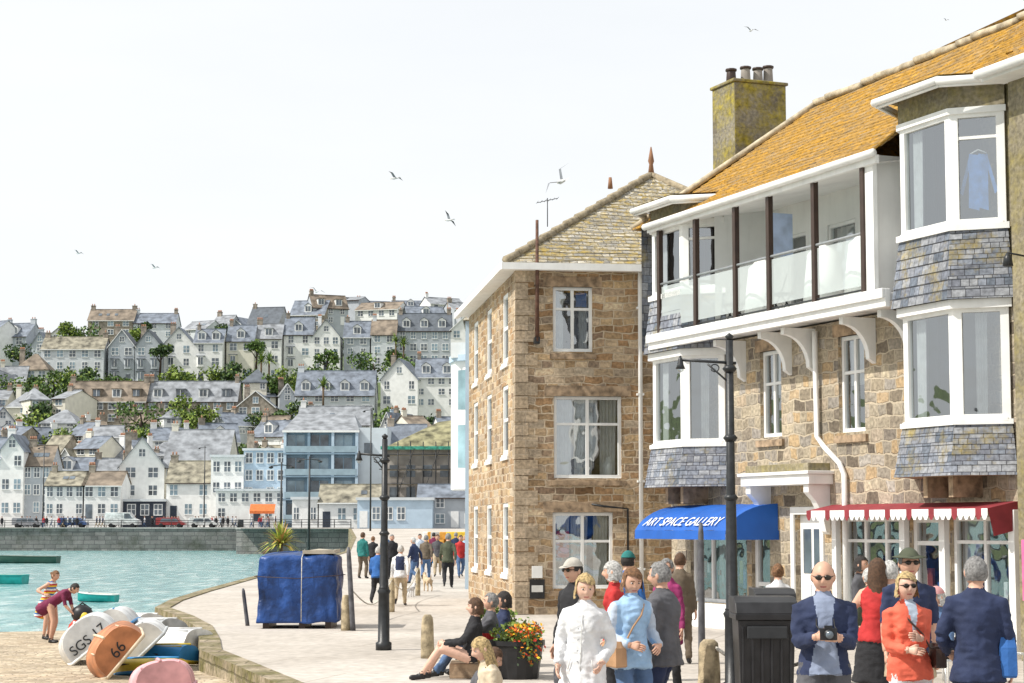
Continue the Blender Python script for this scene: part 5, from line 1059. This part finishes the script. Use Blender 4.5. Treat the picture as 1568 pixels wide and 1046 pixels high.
for u,y,h,fc,t,b_,hr,ps,pt in mids:
    person('walking_pedestrian' if ps=='walk' else 'standing_pedestrian',X(u,y),y,H=h,face=fc,top=t,bot=b_,hair=hr,pose=ps,vox=.026,coat=.1,b=1.1,lean=4 if ps=='walk' else 0,hands={'L':(-.24,.22,.85),'R':(.24,-.15,.85)} if ps=='walk' else None,
      paint=(lambda c,n,m,pt=pt:(pt if pt and m is WHT and abs(c.x)<.13 and 1.0<c.z<1.4 and n.y<0 else None)))
def zs(u,y): return slz(X(u,y),y)
person('woman_in_striped_dress',X(72,45),45,zs(72,45),H=1.60,face=60,top=cloth('stripe_a',(.6,.5,.45)),bot=cloth('stripe_b',(.1,.15,.35)),hair='auburn',style='tied',fem=True,lean=22,skirt=.42,sleeve=0,trous=0,vox=.02,coat=.3,hands={'L':(-.28,.15,1.15),'R':(.28,.2,1.1)},
  paint=lambda c,n,m:([BLU,YEL,RED,WHT][int(c.z*26)%4] if m.name.startswith('cloth_stripe') else None))
person('woman_in_maroon_top',X(80,43.6),43.6,zs(80,43.6),H=1.62,face=75,top=MAR,bot=MAR,hair='dark',style='short',fem=True,lean=58,skirt=.35,sleeve=1,trous=0,vox=.02,coat=.1,hands={'L':(-.1,.55,.65),'R':(.1,.6,.7)})
protos=[person('promenade_walker',X(90+i*7,290),289.8,1.76,H=1.72,face=R.choice([90,-90,10]),top=t,bot=b_,hair='brown',pose='walk',vox=.05,nohands=True) for i,(t,b_) in enumerate([(RED,JEAN),(NAVY,TAN),(WHT,JEAN),(PALE,BLK),(BLK,BLK)])]
for i in range(50):
    pr=R.choice(protos); o=bpy.data.objects.new('promenade_walker',pr.data); COL.objects.link(o); base=pr.data.vertices[0].co; u=R.uniform(0,425); y=R.uniform(289.6,293)
    o.location=(X(u,y)-base.x,y-base.y,1.78-1.76)
def dog(u,y,col,s,face):
    e=MB(Matrix.Translation(Vector((X(u,y),y,0)))@Matrix.Rotation(rad(face),4,'Z')@Matrix.Scale(s,4))
    e.tube([(0,-.3,.42),(0,-.2,.42),(0,0,.42),(0,.2,.42),(0,.3,.46),(0,.38,.58),(0,.42,.64)],[.07,.11,.095,.13,.11,.075,.06],col,12)
    e.tube([(0,.38,.66),(0,.46,.66),(0,.56,.62),(0,.6,.61)],[.06,.065,.035,.02],col,10)
    for k in (-1,1):
        e.tube([(k*.07,.22,.42),(k*.07,.2,.2),(k*.07,.21,.02),(k*.07,.25,.015)],[.055,.03,.024,.02],col,8); e.tube([(k*.07,-.24,.42),(k*.08,-.18,.27),(k*.08,-.3,.16),(k*.08,-.29,.02),(k*.08,-.25,.015)],[.075,.05,.028,.022,.02],col,8); e.face([(k*.03,.4,.71),(k*.07,.4,.7),(k*.075,.42,.60)],BRN)
    e.tube([(0,-.32,.45),(0,-.42,.55),(0,-.44,.65)],[.03,.02,.01],col,6); e.build('dog')
FUR=pm('cream_fur',(.55,.42,.28),.9,.2,20,.4); dog(655,62,FUR,.8,20); dog(628,57,WHT,.55,-30)
print('objects',len(bpy.data.objects))
